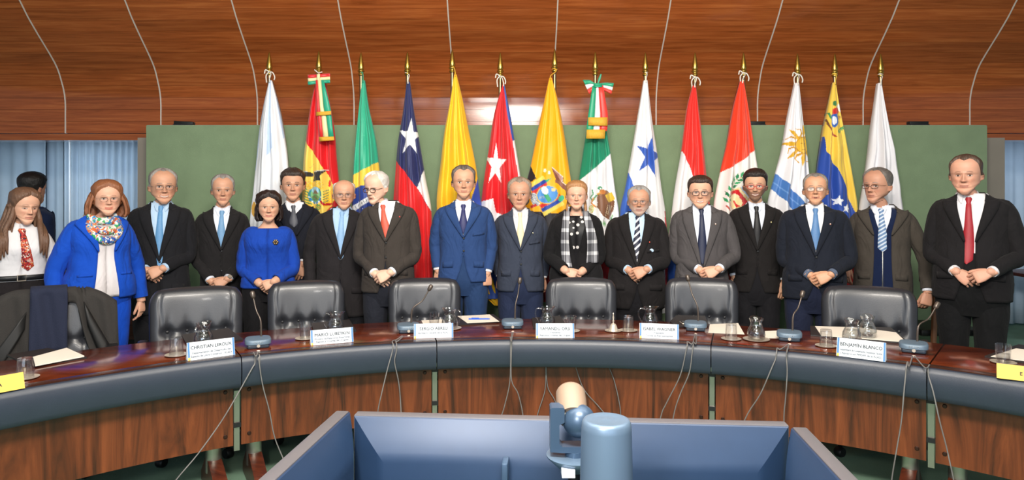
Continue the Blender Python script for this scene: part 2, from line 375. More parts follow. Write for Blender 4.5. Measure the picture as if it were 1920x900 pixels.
for k in range(5):
    a, b_ = joints[k], joints[k+1]; g = .0012
    t = thing('conference_table', tlabels[k], 'table', (0, 0, 0), group='sections of the horseshoe table')
    n = max(10, int((b_-a)*60))
    b = MB(); b.loft(sweep(a+g, b_-g, [(.095, .722), (.70, .722), (.70, .757), (.69, .7605), (.105, .7605), (.095, .757)], n), True, True, True)
    b.build('tabletop', M_['table_wood'], t, smooth=30)
    b = MB(); b.loft(sweep(a+g, b_-g, [(.03, .735), (.0945, .735), (.0945, .7600), (.04, .7600), (.03, .757)], n), True, True, True)
    b.build('edge_strip', DS, t, smooth=30)
    sec = [(.045, .600), (.022, .594), (.006, .600), (-.003, .625), (-.007, .68), (-.003, .73), (.006, .752), (.018, .759), (.029, .757), (.045, .735)]
    b = MB(); b.loft(sweep(a+.0009, b_-.0009, sec, n), True, True, True); b.build('padded_edge', M_['pad'], t, smooth=60)
    b = MB(); b.loft(sweep(a+.010, b_-.010, [(.10, .60), (.66, .60), (.66, .72), (.10, .72)], n), True, True, True); b.build('under_frame', M_['black'], t, smooth=30)
    b = MB(); b.loft(sweep(a+.0065, b_-.0065, [(.135, .255), (.155, .255), (.155, .605), (.135, .605)], n), True, True, True); mp_ = b.build('modesty_panel', M_['panel_wood'], t, smooth=30)
    for th in (a+.019, b_-.019):
        for z in (.31, .55):
            M = Matrix.Translation(arc(th, TR+.135, z)) @ Matrix.Rotation(-th, 4, 'Z') @ Matrix.Rotation(PI/2, 4, 'X')
            b = MB(); b.lathe([(0, .006), (.008, .006), (.011, .003), (.011, -.002)], 10, M=M); b.build('bolt', M_['bolt'], mp_)
    for th, sg in ((a+.032, 1), (b_-.032, -1)):
        c = arc(th, TR+.24, 0); b = MB(); b.lathe([(0, .10), (.042, .10), (.042, .62), (0, .62)], 18, axis=c); lg = b.build('leg', M_['steel'], t)
        M = Matrix.Translation(arc(th, TR+.24, 0)) @ Matrix.Rotation(-th, 4, 'Z')
        b = MB(); w = .035
        pr = [(-.46, .0), (-.46, .035), (-.05, .17), (.05, .17), (.19, .05), (.19, 0)]
        vs = [M @ Vector((sx*w, y, z)) for sx in (-1, 1) for y, z in pr]; m = len(pr)
        b.add(vs, [tuple(range(m)), tuple(reversed(range(m, 2*m)))]+[(i, m+i, m+(i+1) % m, (i+1) % m) for i in range(m)])
        b.build('foot', M_['dark_wood'], lg, smooth=20)
    if k < 4:                                # steel joint strip seen in the gap between two panels
        b = MB(); b.loft(sweep(b_-.0045, b_+.0045, [(.15, .22), (.158, .22), (.158, .6), (.15, .6)], 4), True, True, True); b.build('joint_strip', M_['steel'], t)
        for z in (.35, .55):
            b = MB(); b.loft(sweep(b_-.0062, b_+.0062, [(.138, z), (.15, z), (.15, z+.025), (.138, z+.025)], 4), True, True, True); b.build('joint_clip', M_['black'], t)

# ------------------------------------------------------------------ chairs
def chair_back_mesh():
    nu, nv = 49, 41; w, z0, z1 = .27, .50, 1.0; fr = []; bk = []
    for v in np.linspace(0, 1, nv):
        rowf = []; rowb = []
        for u in np.linspace(-1, 1, nu):
            u2 = math.sin(u*PI/2)*.35+u*.65
            top = max(0, (v-.72)/.28); hw = w*(1-.16*top**3.2)*(1-.04*(1-v))
            zz = z0+(z1-z0)*v - .016*abs(u2)**4*(v > .5)*v
            edge = (1-abs(u2)**7)**.5 if abs(u2) < 1 else 0
            ev = (max(0, 1-(2*v-1)**12))**.5; bul = .062*edge*ev
            d = 0
            ub = u2*1.0; inner = abs(u2) < .78
            for bu in (-.62, -.21, .21, .62):
                d += .030*math.exp(-((ub-bu)/.10)**2-((v-.44)/.06)**2)
                if v < .44: d += .007*math.exp(-((ub-bu)/.028)**2)*(1 if v > .05 else v/.05)
                else: d += .007*math.exp(-((ub-bu*(1-.25*(v-.44)))/.05)**2-((v-.44)/.16)**2)
            d += .008*math.exp(-((v-.44)/.022)**2)*(1 if abs(u2) < .72 else 0)
            sx = .66+.14*v
            d += .006*math.exp(-((abs(u2)-sx)/.022)**2)*(v > .42)
            yb = .03*abs(u2)**2*-1
            rake = .07*(v-.3)
            x = u2*hw
            rowf.append((x, yb+rake-bul+d, zz)); rowb.append((x, yb+rake+.045*edge*ev+.004, zz))
        fr.append(rowf); bk.append(rowb)
    b = MB(); b.grid(fr); o = len(b.v); b.grid([list(reversed(r)) for r in bk])
    N = nu
    for i in range(nv-1):
        b.f.append((i*N, (i+1)*N, o+(i+1)*N+N-1, o+i*N+N-1)); b.m.append(0)
        b.f.append((i*N+N-1, o+i*N, o+(i+1)*N, (i+1)*N+N-1)); b.m.append(0)
    for j in range(N-1):
        b.f.append((j, o+N-1-j, o+N-2-j, j+1)); b.m.append(0)
        q = (nv-1)*N; b.f.append((q+j, q+j+1, o+q+N-2-j, o+q+N-1-j)); b.m.append(0)
    return b
def make_chair(label, loc, rz, sc, group):
    t = thing('conference_chair', label, 'chair', loc, rz, group); t.scale = (sc, sc, 1)
    bk = chair_back_mesh().build('backrest', M_['leather'], t, smooth=80)
    for bu in (-.62, -.21, .21, .62):
        b = MB(); b.lathe([(0, .006), (.008, .004), (.010, 0)], 10, M=Matrix.Translation((bu*.265, -.022-.03*bu*bu, .72)) @ Matrix.Rotation(PI/2, 4, 'X')); b.build('button', M_['leather_dark'], bk)
    b = MB(); b.rbox((-.26, -.50, .40), (.26, .02, .52), .045, 3); b.build('seat', M_['leather'], t, smooth=60)
    for s in (-1, 1):
        b = MB(); b.rbox((s*.295-.03, -.27, .64), (s*.295+.03, -.02, .68), .015); ar = b.build('armrest', M_['leather_dark'], t, smooth=60)
        b = MB(); b.tube([(s*.295, -.2, .65), (s*.295, -.2, .5), (s*.25, -.2, .43)], .018, 8); b.build('armrest_post', M_['black'], ar)
    b = MB(); b.tube([(0, -.22, .08), (0, -.22, .41)], .03, 12); b.build('gas_column', M_['black'], t)
    bs = MB(); bs.lathe([(0, .12), (.05, .12), (.05, .07), (0, .07)], 14, axis=(0, -.22, 0)); base = bs.build('base', M_['black'], t)
    for i in range(5):
        a = i*2*PI/5+.3; e = (.29*math.cos(a), -.22+.29*math.sin(a))
        b = MB(); b.tube([(0, -.22, .10), (e[0], e[1], .075)], [.024, .016], 8); b.build('base_arm', M_['black'], base)
        M = Matrix.Translation((e[0], e[1], .032)) @ Matrix.Rotation(a, 4, 'Z') @ Matrix.Rotation(PI/2, 4, 'X')
        b = MB(); b.lathe([(0, -.022), (.026, -.022), (.031, -.014), (.031, .014), (.026, .022), (0, .022)], 14, M=M); b.build('castor', M_['black'], base)
    return t
def chair_at(px, D, sc, ztop, label, extra=0):
    x = X(px, D); rz = math.atan2(TC[0]-x, D-TC[1])*.75+extra
    return make_chair(label, (x, D, 0), rz, sc, 'leather chairs along the table')
for px, D, sc, lab in ((369.5, 4.56, 1.07, 'black tufted leather chair behind the white name plate at the far left'), (575, 4.9, 1.0, 'black leather chair in front of the short haired woman in royal blue'),
                       (796.5, 5.05, 1.0, 'black leather chair left of the centre with a microphone head before it'), (1089.5, 5.08, .985, 'black leather chair in front of the blonde woman with the plaid scarf'),
                       (1315, 5.07, .995, 'black leather chair in front of the young man in the grey suit'), (1628, 4.58, 1.08, 'black leather chair in front of the man in the brown jacket'),
                       (95, 4.22, 1.1, 'leather chair with a dark coat hung over its back at the far left')):
    chair_at(px, D, sc, 1, lab)
# coat and scarf hung on the far left chair
cx_, cd_ = X(95, 4.22), 4.22; crz = math.atan2(TC[0]-cx_, cd_-TC[1])*.75
def drape(name, mats, u0, u1, lf, lb, hw, yoff, label, cat, thick=.012, ztop=1.012, nu=40):
    rows = []; nv = 34
    for u in np.linspace(u0, u1, nu):
        row = []; x = u*hw; Lf = lf(u); Lb = lb
        zt = ztop-.05*max(0, abs(u)-.55)**1.6*4
        for s in np.linspace(0, 1, nv):
            L = -Lf+(Lf+Lb+.10)*s                        # arc position, 0..0.10 goes over the top
            wv = .010*math.sin(u*9+s*4)+.008*math.sin(u*21+s*7)
            if L < 0: p = (x*(1+.1*(-L)), -.065+yoff+wv+L*.10, zt+L)
            elif L < .10:
                a = L/.10*PI; p = (x, -.065+yoff+.065*(1-math.cos(a)), zt+.030*math.sin(a))
            else: p = (x, .07-yoff+wv*.5, zt-(L-.10))
            row.append(p)
        rows.append(row)
    b = MB(); b.grid(rows); o = b.build(name, mats, None, smooth=180, loc=(cx_, cd_, 0)); o.rotation_euler = (0, 0, crz); solidify(o, thick, 1); return tag(o, label, cat)
M_['coat'] = mat('coat_wool', '#2c2927', .9, bump=.4, bscale=300, vary=.12, vscale=30)
M_['scarf_navy'] = mat('navy_scarf', '#161d34', .9, bump=.4, bscale=260)
coat = drape('overcoat', M_['coat'], -1.28, 1.22, lambda u: float(.06+.34*sstep(-.05, -.30, u)+(.24+.14*abs(u))*sstep(.42, .75, u)), .42, .29, -.004, 'dark brown overcoat hung over the back of the leftmost chair', 'coat')
M_['coat_lining'] = mat('coat_lining', '#121111', .6)
for quad in ([(.60, .02), (1.06, .30), (.92, .40), (.66, .16)], [(-.40, .06), (-.42, .16), (-.86, .40), (-1.02, .33)]):
    rows = []
    for s in np.linspace(0, 1, 7):
        row = []
        for w_ in np.linspace(0, 1, 5):
            c_ = [(1-s)*((1-w_)*quad[0][k]+w_*quad[3][k])+s*((1-w_)*quad[1][k]+w_*quad[2][k]) for k in (0, 1)]
            row.append((c_[0]*.29*(1+.1*c_[1]), -.092-c_[1]*.10-.012*math.sin(w_*PI), .985-c_[1]-.02*abs(c_[0])))
        rows.append(row)
    b = MB(); b.grid(rows); o = b.build('lapel', M_['coat_lining'], coat, smooth=180); solidify(o, .008, 0)
drape('navy_scarf', M_['scarf_navy'], -.34, .30, lambda u: .36, .3, .29, -.036, 'navy blue scarf hanging over the dark overcoat on the chair', 'scarf', .01, 1.03, 14)

# ------------------------------------------------------------------ things on the table
def tumbler(b_px, b_py, up, label, water=False, saucer=True, sl=None):
    p = on_z(b_px, b_py, TZ)
    z0 = TZ+.0006
    if saucer:
        b = MB(); b.lathe([(0, 0), (.035, 0), (.056, .005), (.058, .008), (.054, .0075), (.034, .004), (0, .004)], 28)
        tag(b.build('saucer', M_['silver'], None, loc=(p.x, p.y, z0)), sl, 'saucer', 'metal saucers under the glasses'); z0 += .0042
    h, r0, r1 = .092, .029, .036
    prof = [(0, 0), (r0, 0), (r0+.001, .004), (r1, h), (r1-.002, h), (r0-.002, .010), (0, .010)]
    if not up: prof = [(r, h-z) for r, z in prof][::-1]
    b = MB(); b.lathe(prof, 26); g = b.build('tumbler', M_['glass'], None, loc=(p.x, p.y, z0), smooth=50)
    tag(g, label, 'glass', 'drinking glasses on the table')
    if water:
        b = MB(); b.lathe([(0, .011), (r0-.0025, .011), (r0+.0005, .045), (0, .045)], 22); b.build('water', M_['water'], g)
def jug(b_px, b_py, label, flip=1, saucer=None, rz=None, lift=0.):
    p = on_z(b_px, b_py, TZ+lift); z0 = TZ+.0008+lift
    if saucer:
        b = MB(); b.lathe([(0, 0), (.05, 0), (.074, .006), (.076, .009), (.07, .008), (.048, .004), (0, .004)], 28)
        tag(b.build('saucer', M_['silver'], None, loc=(p.x, p.y, z0)), saucer, 'saucer', 'metal saucers under the jugs'); z0 += .0042
    t = thing('water_jug', label, 'jug', (p.x, p.y, z0), rz if rz is not None else (0 if flip > 0 else PI), 'water jugs on the table')
    k = 1.0
    pr = [(0, 0), (.040, 0), (.048, .008), (.052, .030), (.048, .055), (.036, .080), (.032, .094), (.036, .112), (.041, .126), (.039, .126), (.034, .112), (.030, .094), (.034, .079), (.046, .054), (.050, .030), (.046, .010), (0, .006)]
    b = MB(); b.lathe(pr, 30)
    for i, v in enumerate(b.v):                       # spout opposite the handle
        if v[2] > .1 and v[0] > 0:
            f = (v[2]-.1)/.026; c = max(0, v[0]/.04)**6; b.v[i] = (v[0]+.016*f*c, v[1], v[2]+.004*f*c)
    b.build('body', M_['glass'], t, smooth=60)
    b = MB(); b.tube(spline([(-.034, 0, .112), (-.062, 0, .116), (-.076, 0, .095), (-.072, 0, .06), (-.055, 0, .030), (-.047, 0, .020)], 20), .0055, 8); b.build('handle', M_['glass'], t, smooth=60)
    b = MB(); b.lathe([(0, .0075), (.0455, .011), (.0495, .030), (.0455, .053), (.037, .069), (0, .069)], 26); b.build('water', M_['water'], t, smooth=60)
S_ = 'round metal saucer under the '
tumbler(47, 710, False, 'upturned glass by the yellow card at the far left', sl=S_+'upturned glass by the left yellow card')
tumbler(331, 667, False, 'upturned glass left of the first white name plate', sl=S_+'upturned glass left of the first white name plate')
tumbler(572, 636, True, 'upright glass with water left of the second white name plate', True, sl=S_+'water glass at the second white name plate')
tumbler(814, 612, True, 'upright glass behind the third white name plate', False, False)
tumbler(1070, 622, True, 'glass of water behind the right end of the central name plate', True, sl=S_+'water glass at the central name plate')
tumbler(1178, 621, False, 'upturned glass right of the silver hand bell', sl=S_+'upturned glass beside the hand bell')
tumbler(1371, 637, False, 'upturned glass left of the big jug on a saucer', sl=S_+'upturned glass beside the big jug')
tumbler(1549, 650, False, 'upturned glass left of the last white name plate', sl=S_+'upturned glass left of the last white name plate')
tumbler(1881, 681, True, 'glass of water behind the yellow card at the far right', True, sl=S_+'water glass at the far right')
jug(382, 648, 'glass water jug behind the first white name plate', 1, rz=1.4, lift=.0085)
jug(629, 624, 'glass jug with its handle at left behind the second name plate', 1, lift=.0085)
jug(843, 617, 'glass water jug at the right end of the third name plate', 1, 'metal saucer under the jug at the third name plate', rz=PI-.3)
jug(1026, 612, 'glass jug behind the left end of the central name plate', 1, lift=.0085)
jug(1219, 612, 'glass jug behind the name plate right of the bell', 1)
jug(1418, 638, 'large looking glass jug between paper sheets on its own saucer', 1, 'wide metal saucer under the jug between the paper sheets', rz=1.5)
jug(1597, 641, 'left one of two glass jugs touching behind the last white plate', 1, rz=PI/2, lift=.013)
jug(1626, 632, 'right one of two glass jugs touching behind the last white plate', 1, rz=1.2, lift=.013)
def slab(name, pts, th, m, label=None, cat=None, group=None, parent=None, z=TZ):
    q = [on_z(x, y, z+.0008) for x, y in pts]; c = sum(q, Vector())/len(q); n = len(q); b = MB()
    b.add([v-c for v in q]+[v-c+Vector((0, 0, th)) for v in q], [tuple(reversed(range(n))), tuple(range(n, 2*n))]+[(i, (i+1) % n, n+(i+1) % n, n+i) for i in range(n)])
    o = b.build(name, m, parent, smooth=0, loc=c); return tag(o, label, cat, group) if label else o
fg = 'black folders on the table'
slab('folder', [(12, 668), (90, 655), (163, 672), (60, 689)], .008, M_['folder'], 'black folder under the paper sheets at the far left', 'folder', fg)
slab('paper_stack', [(62, 671), (125, 654), (158, 669), (66, 687)], .006, M_['paper'], 'stack of cream paper on the far left black folder', 'paper', z=TZ+.0085)
slab('folder', [(340, 630), (428, 617), (456, 638), (355, 656)], .008, M_['folder'], 'black folder behind the first white name plate', 'folder', fg)
slab('folder', [(583, 608), (655, 601), (668, 622), (592, 632)], .008, M_['folder'], 'black folder behind the second white name plate', 'folder', fg)
slab('paper', [(790, 601), (832, 599), (838, 612), (796, 613)], .001, M_['paper'], 'folded white paper behind the third name plate', 'paper')
slab('folder', [(845, 596), (925, 591), (943, 604), (858, 611)], .008, M_['folder'], 'black folder under the sheet with the blue pen', 'folder', fg)
slab('paper', [(858, 593), (918, 590), (936, 603), (876, 606)], .002, M_['paper'], 'white sheet with a blue pen on it left of centre', 'paper', z=TZ+.0085)
slab('folder', [(997, 598), (1050, 594), (1062, 612), (1000, 618)], .008, M_['folder'], 'black folder by the jug at the central name plate', 'folder', fg)
slab('folder', [(1256, 605), (1268, 593), (1322, 594), (1328, 612), (1270, 615)], .008, M_['folder'], 'black folder lying under the phone', 'folder', fg)
slab('paper', [(1331, 608), (1384, 606), (1396, 627), (1328, 624)], .001, M_['paper'], 'white sheet behind the upturned glass right of centre', 'paper')
slab('paper', [(1434, 621), (1484, 619), (1482, 635), (1432, 634)], .001, M_['paper'], 'small white sheet right of the big jug', 'paper')
slab('folder', [(1519, 613), (1670, 616), (1706, 646), (1520, 630)], .008, M_['folder'], 'black folder in front of the chair at right', 'folder', fg)
slab('paper', [(1528, 612), (1612, 615), (1680, 624), (1699, 642), (1600, 634), (1540, 630)], .003, M_['paper'], 'long cream sheets on the black folder at right', 'paper', z=TZ+.0085)
slab('folder', [(1846, 670), (1910, 648), (1990, 660), (1985, 692)], .008, M_['folder'], 'black folder behind the far right water glass', 'folder', fg)
slab('paper', [(1858, 669), (1905, 654), (1975, 663), (1975, 684)], .003, M_['paper'], 'white sheet on the far right black folder', 'paper', z=TZ+.0085)
c = on_z(898, 598, TZ+.016); b = MB(); b.tube([(-.07, 0, 0), (.06, .004, 0), (.075, .005, 0)], [.005, .005, .002], 10); b.box((-.05, -.004, .004), (0, .004, .008))
tag(b.build('pen', M_['pen'], None, loc=c), 'blue pen lying on the white sheet', 'pen')
c = on_z(625, 621, TZ+.0148); b = MB(); b.tube([(-.08, 0, 0), (.09, .01, 0)], [.005, .005], 10); tag(b.build('pen', M_['pen'], None, loc=c), 'blue pen on the folder beside the jug at the second plate', 'pen')
c = on_z(1293, 606, TZ+.0094); b = MB(); b.rbox((-.055, -.04, 0), (.055, .04, .009), .006, 3); ph = b.build('mobile_phone', M_['black'], None, loc=c, smooth=60)
tag(ph, 'dark mobile phone lying on the folder right of centre', 'phone')
b = MB(); b.rbox((-.058, -.043, .001), (.058, .043, .006), .005); b.build('phone_frame', M_['silver'], ph)
b = MB(); b.box((-.048, -.034, .0088), (.048, .034, .0094)); b.build('phone_screen', mat('phone_glass', '#0a0a0c', .08), ph, smooth=0)
c = on_z(1150, 622, TZ)
b = MB(); b.lathe([(0, 0), (.035, 0), (.052, .006), (.054, .009), (.05, .008), (.034, .004), (0, .004)], 28); tag(b.build('saucer', M_['silver'], None, loc=(c.x, c.y, TZ+.0006)), 'round metal saucer under the hand bell', 'saucer')
t = thing('hand_bell', 'small silver hand bell with upright handle on a saucer', 'bell', (c.x, c.y, TZ+.0052))
b = MB(); b.lathe([(.031, 0), (.033, .002), (.026, .016), (.021, .032), (.014, .044), (0, .05)], 26); b.build('bell_cup', M_['silver'], t, smooth=60)
b = MB(); b.lathe([(.006, .047), (.004, .055), (.0075, .062), (.004, .070), (.006, .085), (.003, .1), (.005, .108), (0, .115)], 16); b.build('handle', M_['silver'], t, smooth=60)

# name plates: folded tent cards
def name_plate(l_top, r_top, l_bot, r_bot, lines, label, yellow=False, align='CENTER'):
    pl, pr = on_z(*l_bot, TZ), on_z(*r_bot, TZ); ex = (pr-pl); w = ex.length; ex.normalize(); rz = math.atan2(ex.y, ex.x)
    sc = (F/((pl.y+pr.y)/2)); hgt = ((l_bot[1]-l_top[1])+(r_bot[1]-r_top[1]))/2/sc*1.04
    t = thing('name_plate', label, 'name plate', ((pl.x+pr.x)/2, (pl.y+pr.y)/2, TZ+.0008), rz, 'name plates along the table edge')
    dp = .022; cm = M_['yellow_card'] if yellow else M_['white']; hh = hgt
    b = MB(); b.add([(-w/2, 0, 0), (w/2, 0, 0), (w/2, dp, hh), (-w/2, dp, hh), (-w/2, 2*dp, 0), (w/2, 2*dp, 0)], [(0, 1, 2, 3), (3, 2, 5, 4), (0, 3, 4), (1, 5, 2), (0, 4, 5, 1)])
    b.build('card', cm, t, smooth=0)
    tilt = math.atan2(hh, dp); sl = math.hypot(hh, dp)
    def face(x, v, off=.0006): return Matrix.Translation((x, dp*v/1.0, hh*v)) @ Matrix.Translation((0, -off, off*.3)) @ Matrix.Rotation(tilt, 4, 'X')
    def strip(name, x0, x1, v0, v1, m, off=.0006):
        b = MB(); M = face(0, 0, off); b.box((x0, v0*sl, -.0003), (x1, v1*sl, .0003), M=M); b.build(name, m, t, smooth=0)
    if not yellow:
        strip('blue_band', -w/2+.002, -w/2+w*.05, .16, .995, M_['stripe']); strip('yellow_corner', -w/2+.002, -w/2+w*.055, .005, .15, M_['yellow_print'], .0007); strip('blue_band', w/2-w*.045, w/2-.001, .01, .995, M_['stripe'])
    for i, (s, size, v) in enumerate(lines):
        xx = 0 if align == 'CENTER' else (w/2-.012 if align == 'RIGHT' else -w/2+.012)
        text_mesh('lettering', s, size, M_['ink'] if i == 0 else M_['grey_ink'], t, face(xx, v, .0012), align=align, maxw=w*.86)
name_plate((347, 648), (441, 633), (352, 677), (441, 665), [('CHRISTIAN LEROUX', .024, .68), ('Departamento de Desarrollo del', .0145, .38), ('Espacio de Libre Comercio - ALADI', .0145, .19)], 'white name plate, first white one from the left')
name_plate((582, 622), (663, 616), (583, 648), (663, 641), [('MARIO LUBETKIN', .025, .64), ('Ministro de Relaciones Exteriores', .0145, .37), ('República Oriental del Uruguay', .0145, .19)], 'white name plate, second white one from the left')
name_plate((776, 610), (850, 608), (776, 635), (850, 633), [('SERGIO ABREU', .025, .64), ('Secretario General de la ALADI', .0145, .36)], 'white name plate at the joint left of the centre')
name_plate((1005, 609), (1077, 609), (1005, 634), (1077, 634), [('YAMANDÚ ORSI', .025, .63), ('Presidente', .0145, .38), ('República Oriental del Uruguay', .0145, .19)], 'white name plate at the centre left of the hand bell')
name_plate((1199, 608), (1274, 611), (1199, 634), (1273, 637), [('ISABEL WAGNER', .025, .63), ('Presidenta', .0145, .38), ('Comité de Representantes', .0145, .19)], 'white name plate right of the hand bell')
name_plate((1569, 635), (1661, 646), (1568, 667), (1660, 679), [('BENJAMÍN BLANCO', .025, .66), ('Subsecretario de Cooperación, Asistencia Técnica', .0145, .38), ('y Apoyo a los PMDER de la ALADI', .0145, .19)], 'white name plate nearest the right end')
name_plate((-48, 716), (43, 701), (-48, 746), (47, 728), [('A', .022, .45)], 'yellow name plate at the far left edge', True, 'CENTER')
name_plate((1869, 684), (1962, 694), (1869, 709), (1962, 720), [('E', .022, .45)], 'yellow name plate at the far right edge', True, 'CENTER')

# microphones with their cables
def microphone(bp, head, cables, label, lean=.05):
    p = on_z(bp[0], bp[1], TZ); s = F/p.y; rz = math.atan2(-(p.x-TC[0]), p.y-TC[1])*.8
    t = thing('desk_microphone', label, 'microphone', (p.x, p.y, TZ+.0008), rz, 'desk microphones along the table')
    b = MB(); b.rbox((-.058, -.035, 0), (.058, .06, .026), .010, 3); b.build('base', M_['mic_dark'], t, smooth=60)
    b = MB(); rings = []
    for z, e in ((.024, 0), (.027, .004), (.045, .004), (.052, 0), (.0535, -.008)):
        rings.append([((.066+e)*math.copysign(abs(math.cos(a))**.5, math.cos(a)), .012+(.052+e)*math.copysign(abs(math.sin(a))**.6, math.sin(a)), z+.004*math.sin(a)) for a in np.linspace(0, 2*PI, 33)[:-1]])
    b.loft(rings, True, True, True); top = b.build('base_cover', M_['mic'], t, smooth=50)
    text_mesh('lettering', 'PHILIPS', .015, mat('mic_letter', '#a9bac6', .4) if 'mic_letter' not in bpy.data.materials else bpy.data.materials['mic_letter'], top, Matrix.Translation((0, -.0452, .036)) @ Matrix.Rotation(PI/2, 4, 'X'))
    b = MB(); b.lathe([(0, .0), (.008, 0), (.009, .008), (.009, .018), (0, .018)], 10, M=Matrix.Translation((0, -.03, .018)) @ Matrix.Rotation(PI/2, 4, 'X')); plug = b.build('plug', M_['silver'], t)
    Mi = (Matrix.Translation((p.x, p.y, TZ+.0008)) @ Matrix.Rotation(rz, 4, 'Z')).inverted()
    hd = Mi @ P(head[0], head[1], p.y+lean+.02); st = Vector((.018, .035, .05))
    dirn = (hd-st); mid = st+Vector((0, 0, .075))+dirn*.08
    path = spline([st, mid, st.lerp(hd, .62)+Vector((0, 0, .012)), hd], 22)
    b = MB(); b.tube(path, .0042, 8); b.tube(path[:8], .0055, 8); b.build('gooseneck', M_['goose'], t, smooth=60)
    d = Vector(path[-1])-Vector(path[-3]); d.normalize(); h0 = Vector(path[-1])
    b = MB(); b.tube([h0-d*.006, h0, h0+d*.006, h0+d*.028, h0+d*.036, h0+d*.039], [.006, .011, .0135, .014, .011, .004], 12); b.build('mic_head', M_['goose'], t, smooth=60)
    for path in cables:
        q = []; edge = False
        for i, (x, y) in enumerate(path):
            if i == 0: q.append(Mi @ (t.matrix_world if 0 else Matrix()) @ on_z(x, y, TZ+.018)); continue
            D = pad_depth(x)-.026; zz = Zz(y, D)
            if zz <= .752 and not edge:
                edge = True; th_ = theta_px(path[i-1][0])*.6+theta_px(x)*.4
                q.append(Mi @ Vector(arc(th_, TR+.03, .770))); q.append(Mi @ Vector(arc(th_, TR-.016, .758))); q.append(Mi @ Vector(arc(th_*.8+theta_px(x)*.2, TR-.020, .72)))
            if zz > .752: v = on_z(x, y, TZ+.008)
            elif zz < .006: v = Vector((X(x, D), D-.02, .006))
            else: v = P(x, y, D)
            q.append(Mi @ v)
        b = MB(); b.tube(spline(q, 40), .0034, 6); b.build('cable', M_['cable'], t, smooth=60)
microphone((484, 652), (475, 558), [[(484, 660), (480, 668), (473, 690), (445, 740), (415, 790), (372, 850), (330, 900), (300, 945)], [(486, 660), (485, 672), (492, 720), (505, 770), (515, 820), (535, 870), (557, 945)]], 'desk microphone right of the first white name plate')
microphone((766, 624), (804, 544), [[(754, 630), (743, 637), (727, 690), (715, 740), (708, 775), (704, 830), (698, 895)], [(756, 631), (745, 640), (740, 680), (748, 720), (752, 775), (757, 895)]], 'desk microphone left of the third white name plate')
microphone((961, 616), (974, 531), [[(960, 624), (958, 638), (956, 715), (945, 765), (935, 800), (930, 895)], [(962, 624), (959, 640), (959, 712), (972, 740), (982, 790), (990, 895)]], 'desk microphone at the centre of the table')
microphone((1304, 620), (1291, 526), [[(1303, 627), (1298, 645), (1275, 705), (1250, 755), (1238, 785), (1215, 895)], [(1305, 627), (1305, 645), (1292, 700), (1275, 740), (1262, 785), (1245, 895)]], 'desk microphone right of the centre by the phone', lean=.08)
microphone((1480, 639), (1503, 556), [[(1477, 646), (1463, 655), (1447, 690), (1425, 740), (1395, 790), (1350, 905)], [(1479, 646), (1475, 662), (1476, 700), (1473, 745), (1470, 795), (1478, 905)]], 'desk microphone right of the small white sheet')
microphone((1713, 661), (1754, 577), [[(1711, 668), (1704, 688), (1695, 735), (1690, 790), (1680, 850), (1672, 900), (1668, 950)], [(1715, 668), (1735, 690), (1750, 735), (1762, 790), (1775, 840), (1788, 900), (1797, 950)]], 'desk microphone right of the last white name plate')
for i, pth in enumerate([[(1023, 684), (1022, 730), (1010, 770), (1003, 800), (1000, 880)], [(1024, 684), (1027, 725), (1040, 750), (1050, 780), (1060, 880)], [(1078, 684), (1095, 730), (1125, 765), (1150, 800), (1165, 880)], [(1140, 684), (1152, 715), (1162, 760), (1165, 800), (1170, 880)]]):
    q = []
    for x, y in pth:
        D = pad_depth(x, TR+.115); z = Zz(y, D); q.append(Vector((X(x, D), D, max(z, .006))))
    b = MB(); b.tube(spline(q, 30), .0032, 6)
    tag(b.build('loose_cable', M_['cable'], None, smooth=60), 'thin cable hanging down the middle table panel, %s of four' % ['first', 'second', 'third', 'last'][i], 'cable', 'cables hanging on the middle panel')

# ------------------------------------------------------------------ monitors and video camera in the foreground
def monitor(pl, pr, ztop, label, vents=True):
    L = Vector((pl[0], pl[1], 0)); R = Vector((pr[0], pr[1], 0)); ex = R-L; w = ex.length; rz = math.atan2(ex.y, ex.x)
    t = thing('monitor', label, 'monitor', ((L.x+R.x)/2, (L.y+R.y)/2, 0), rz, 'monitors seen from behind')
    h = .55; z1 = ztop; z0 = z1-h
    b = MB(); b.rbox((-w/2, .0, z0), (w/2, .030, z1), .003, 2); b.build('frame', M_['screen_edge'], t)
    b = MB(); b.box((-w/2+.012, .0302, z0+.012), (w/2-.012, .031, z1-.012)); b.build('screen', mat('screen_glass', '#0b0d12', .15) if 'screen_glass' not in bpy.data.materials else bpy.data.materials['screen_glass'], t, smooth=0)
    rings = []
    for ix, iz, y in [(.002, .002, -.0005), (.004, .004, -.003)]+[(.004+.17*t_, .004+.20*t_, -.003-.050*(1-(1-t_)**2)) for t_ in np.linspace(.1, 1, 9)]:
        rings.append([(-w/2+ix, y, z0+iz), (w/2-ix, y, z0+iz), (w/2-ix, y, z1-iz), (-w/2+ix, y, z1-iz)])
    b = MB(); b.loft(rings, True, True, True); bc = b.build('back_cover', M_['screen_back'], t, smooth=24)
    for x0, x1 in ((-w*.30, -w*.14), (w*.16, w*.30)):
        b = MB()
        for i in range(30):
            x = x0+(x1-x0)*i/30; b.box((x, -.0545, z1-.222), (x+(x1-x0)/55, -.045, z1-.214), M=None)
        o = b.build('vent', M_['black'], bc, smooth=0); o['kind'] = 'stuff'
    for sx in (-1, 1):
        b = MB(); b.lathe([(0, .003), (.003, .003), (.004, 0)], 8, M=Matrix.Translation((sx*(w/2-.035), -.012, z1-.045)) @ Matrix.Rotation(PI/2, 4, 'X')); b.build('screw', M_['silver'], bc)
    b = MB(); b.box((-.05, -.03, .02), (.05, .0, z0+.1)); st = b.build('stand_post', M_['black'], t, smooth=0)
    b = MB(); b.rbox((-.3, -.06, 0), (.3, .16, .025), .01); b.build('stand_base', M_['black'], st)
    return t
ZT = 1.115
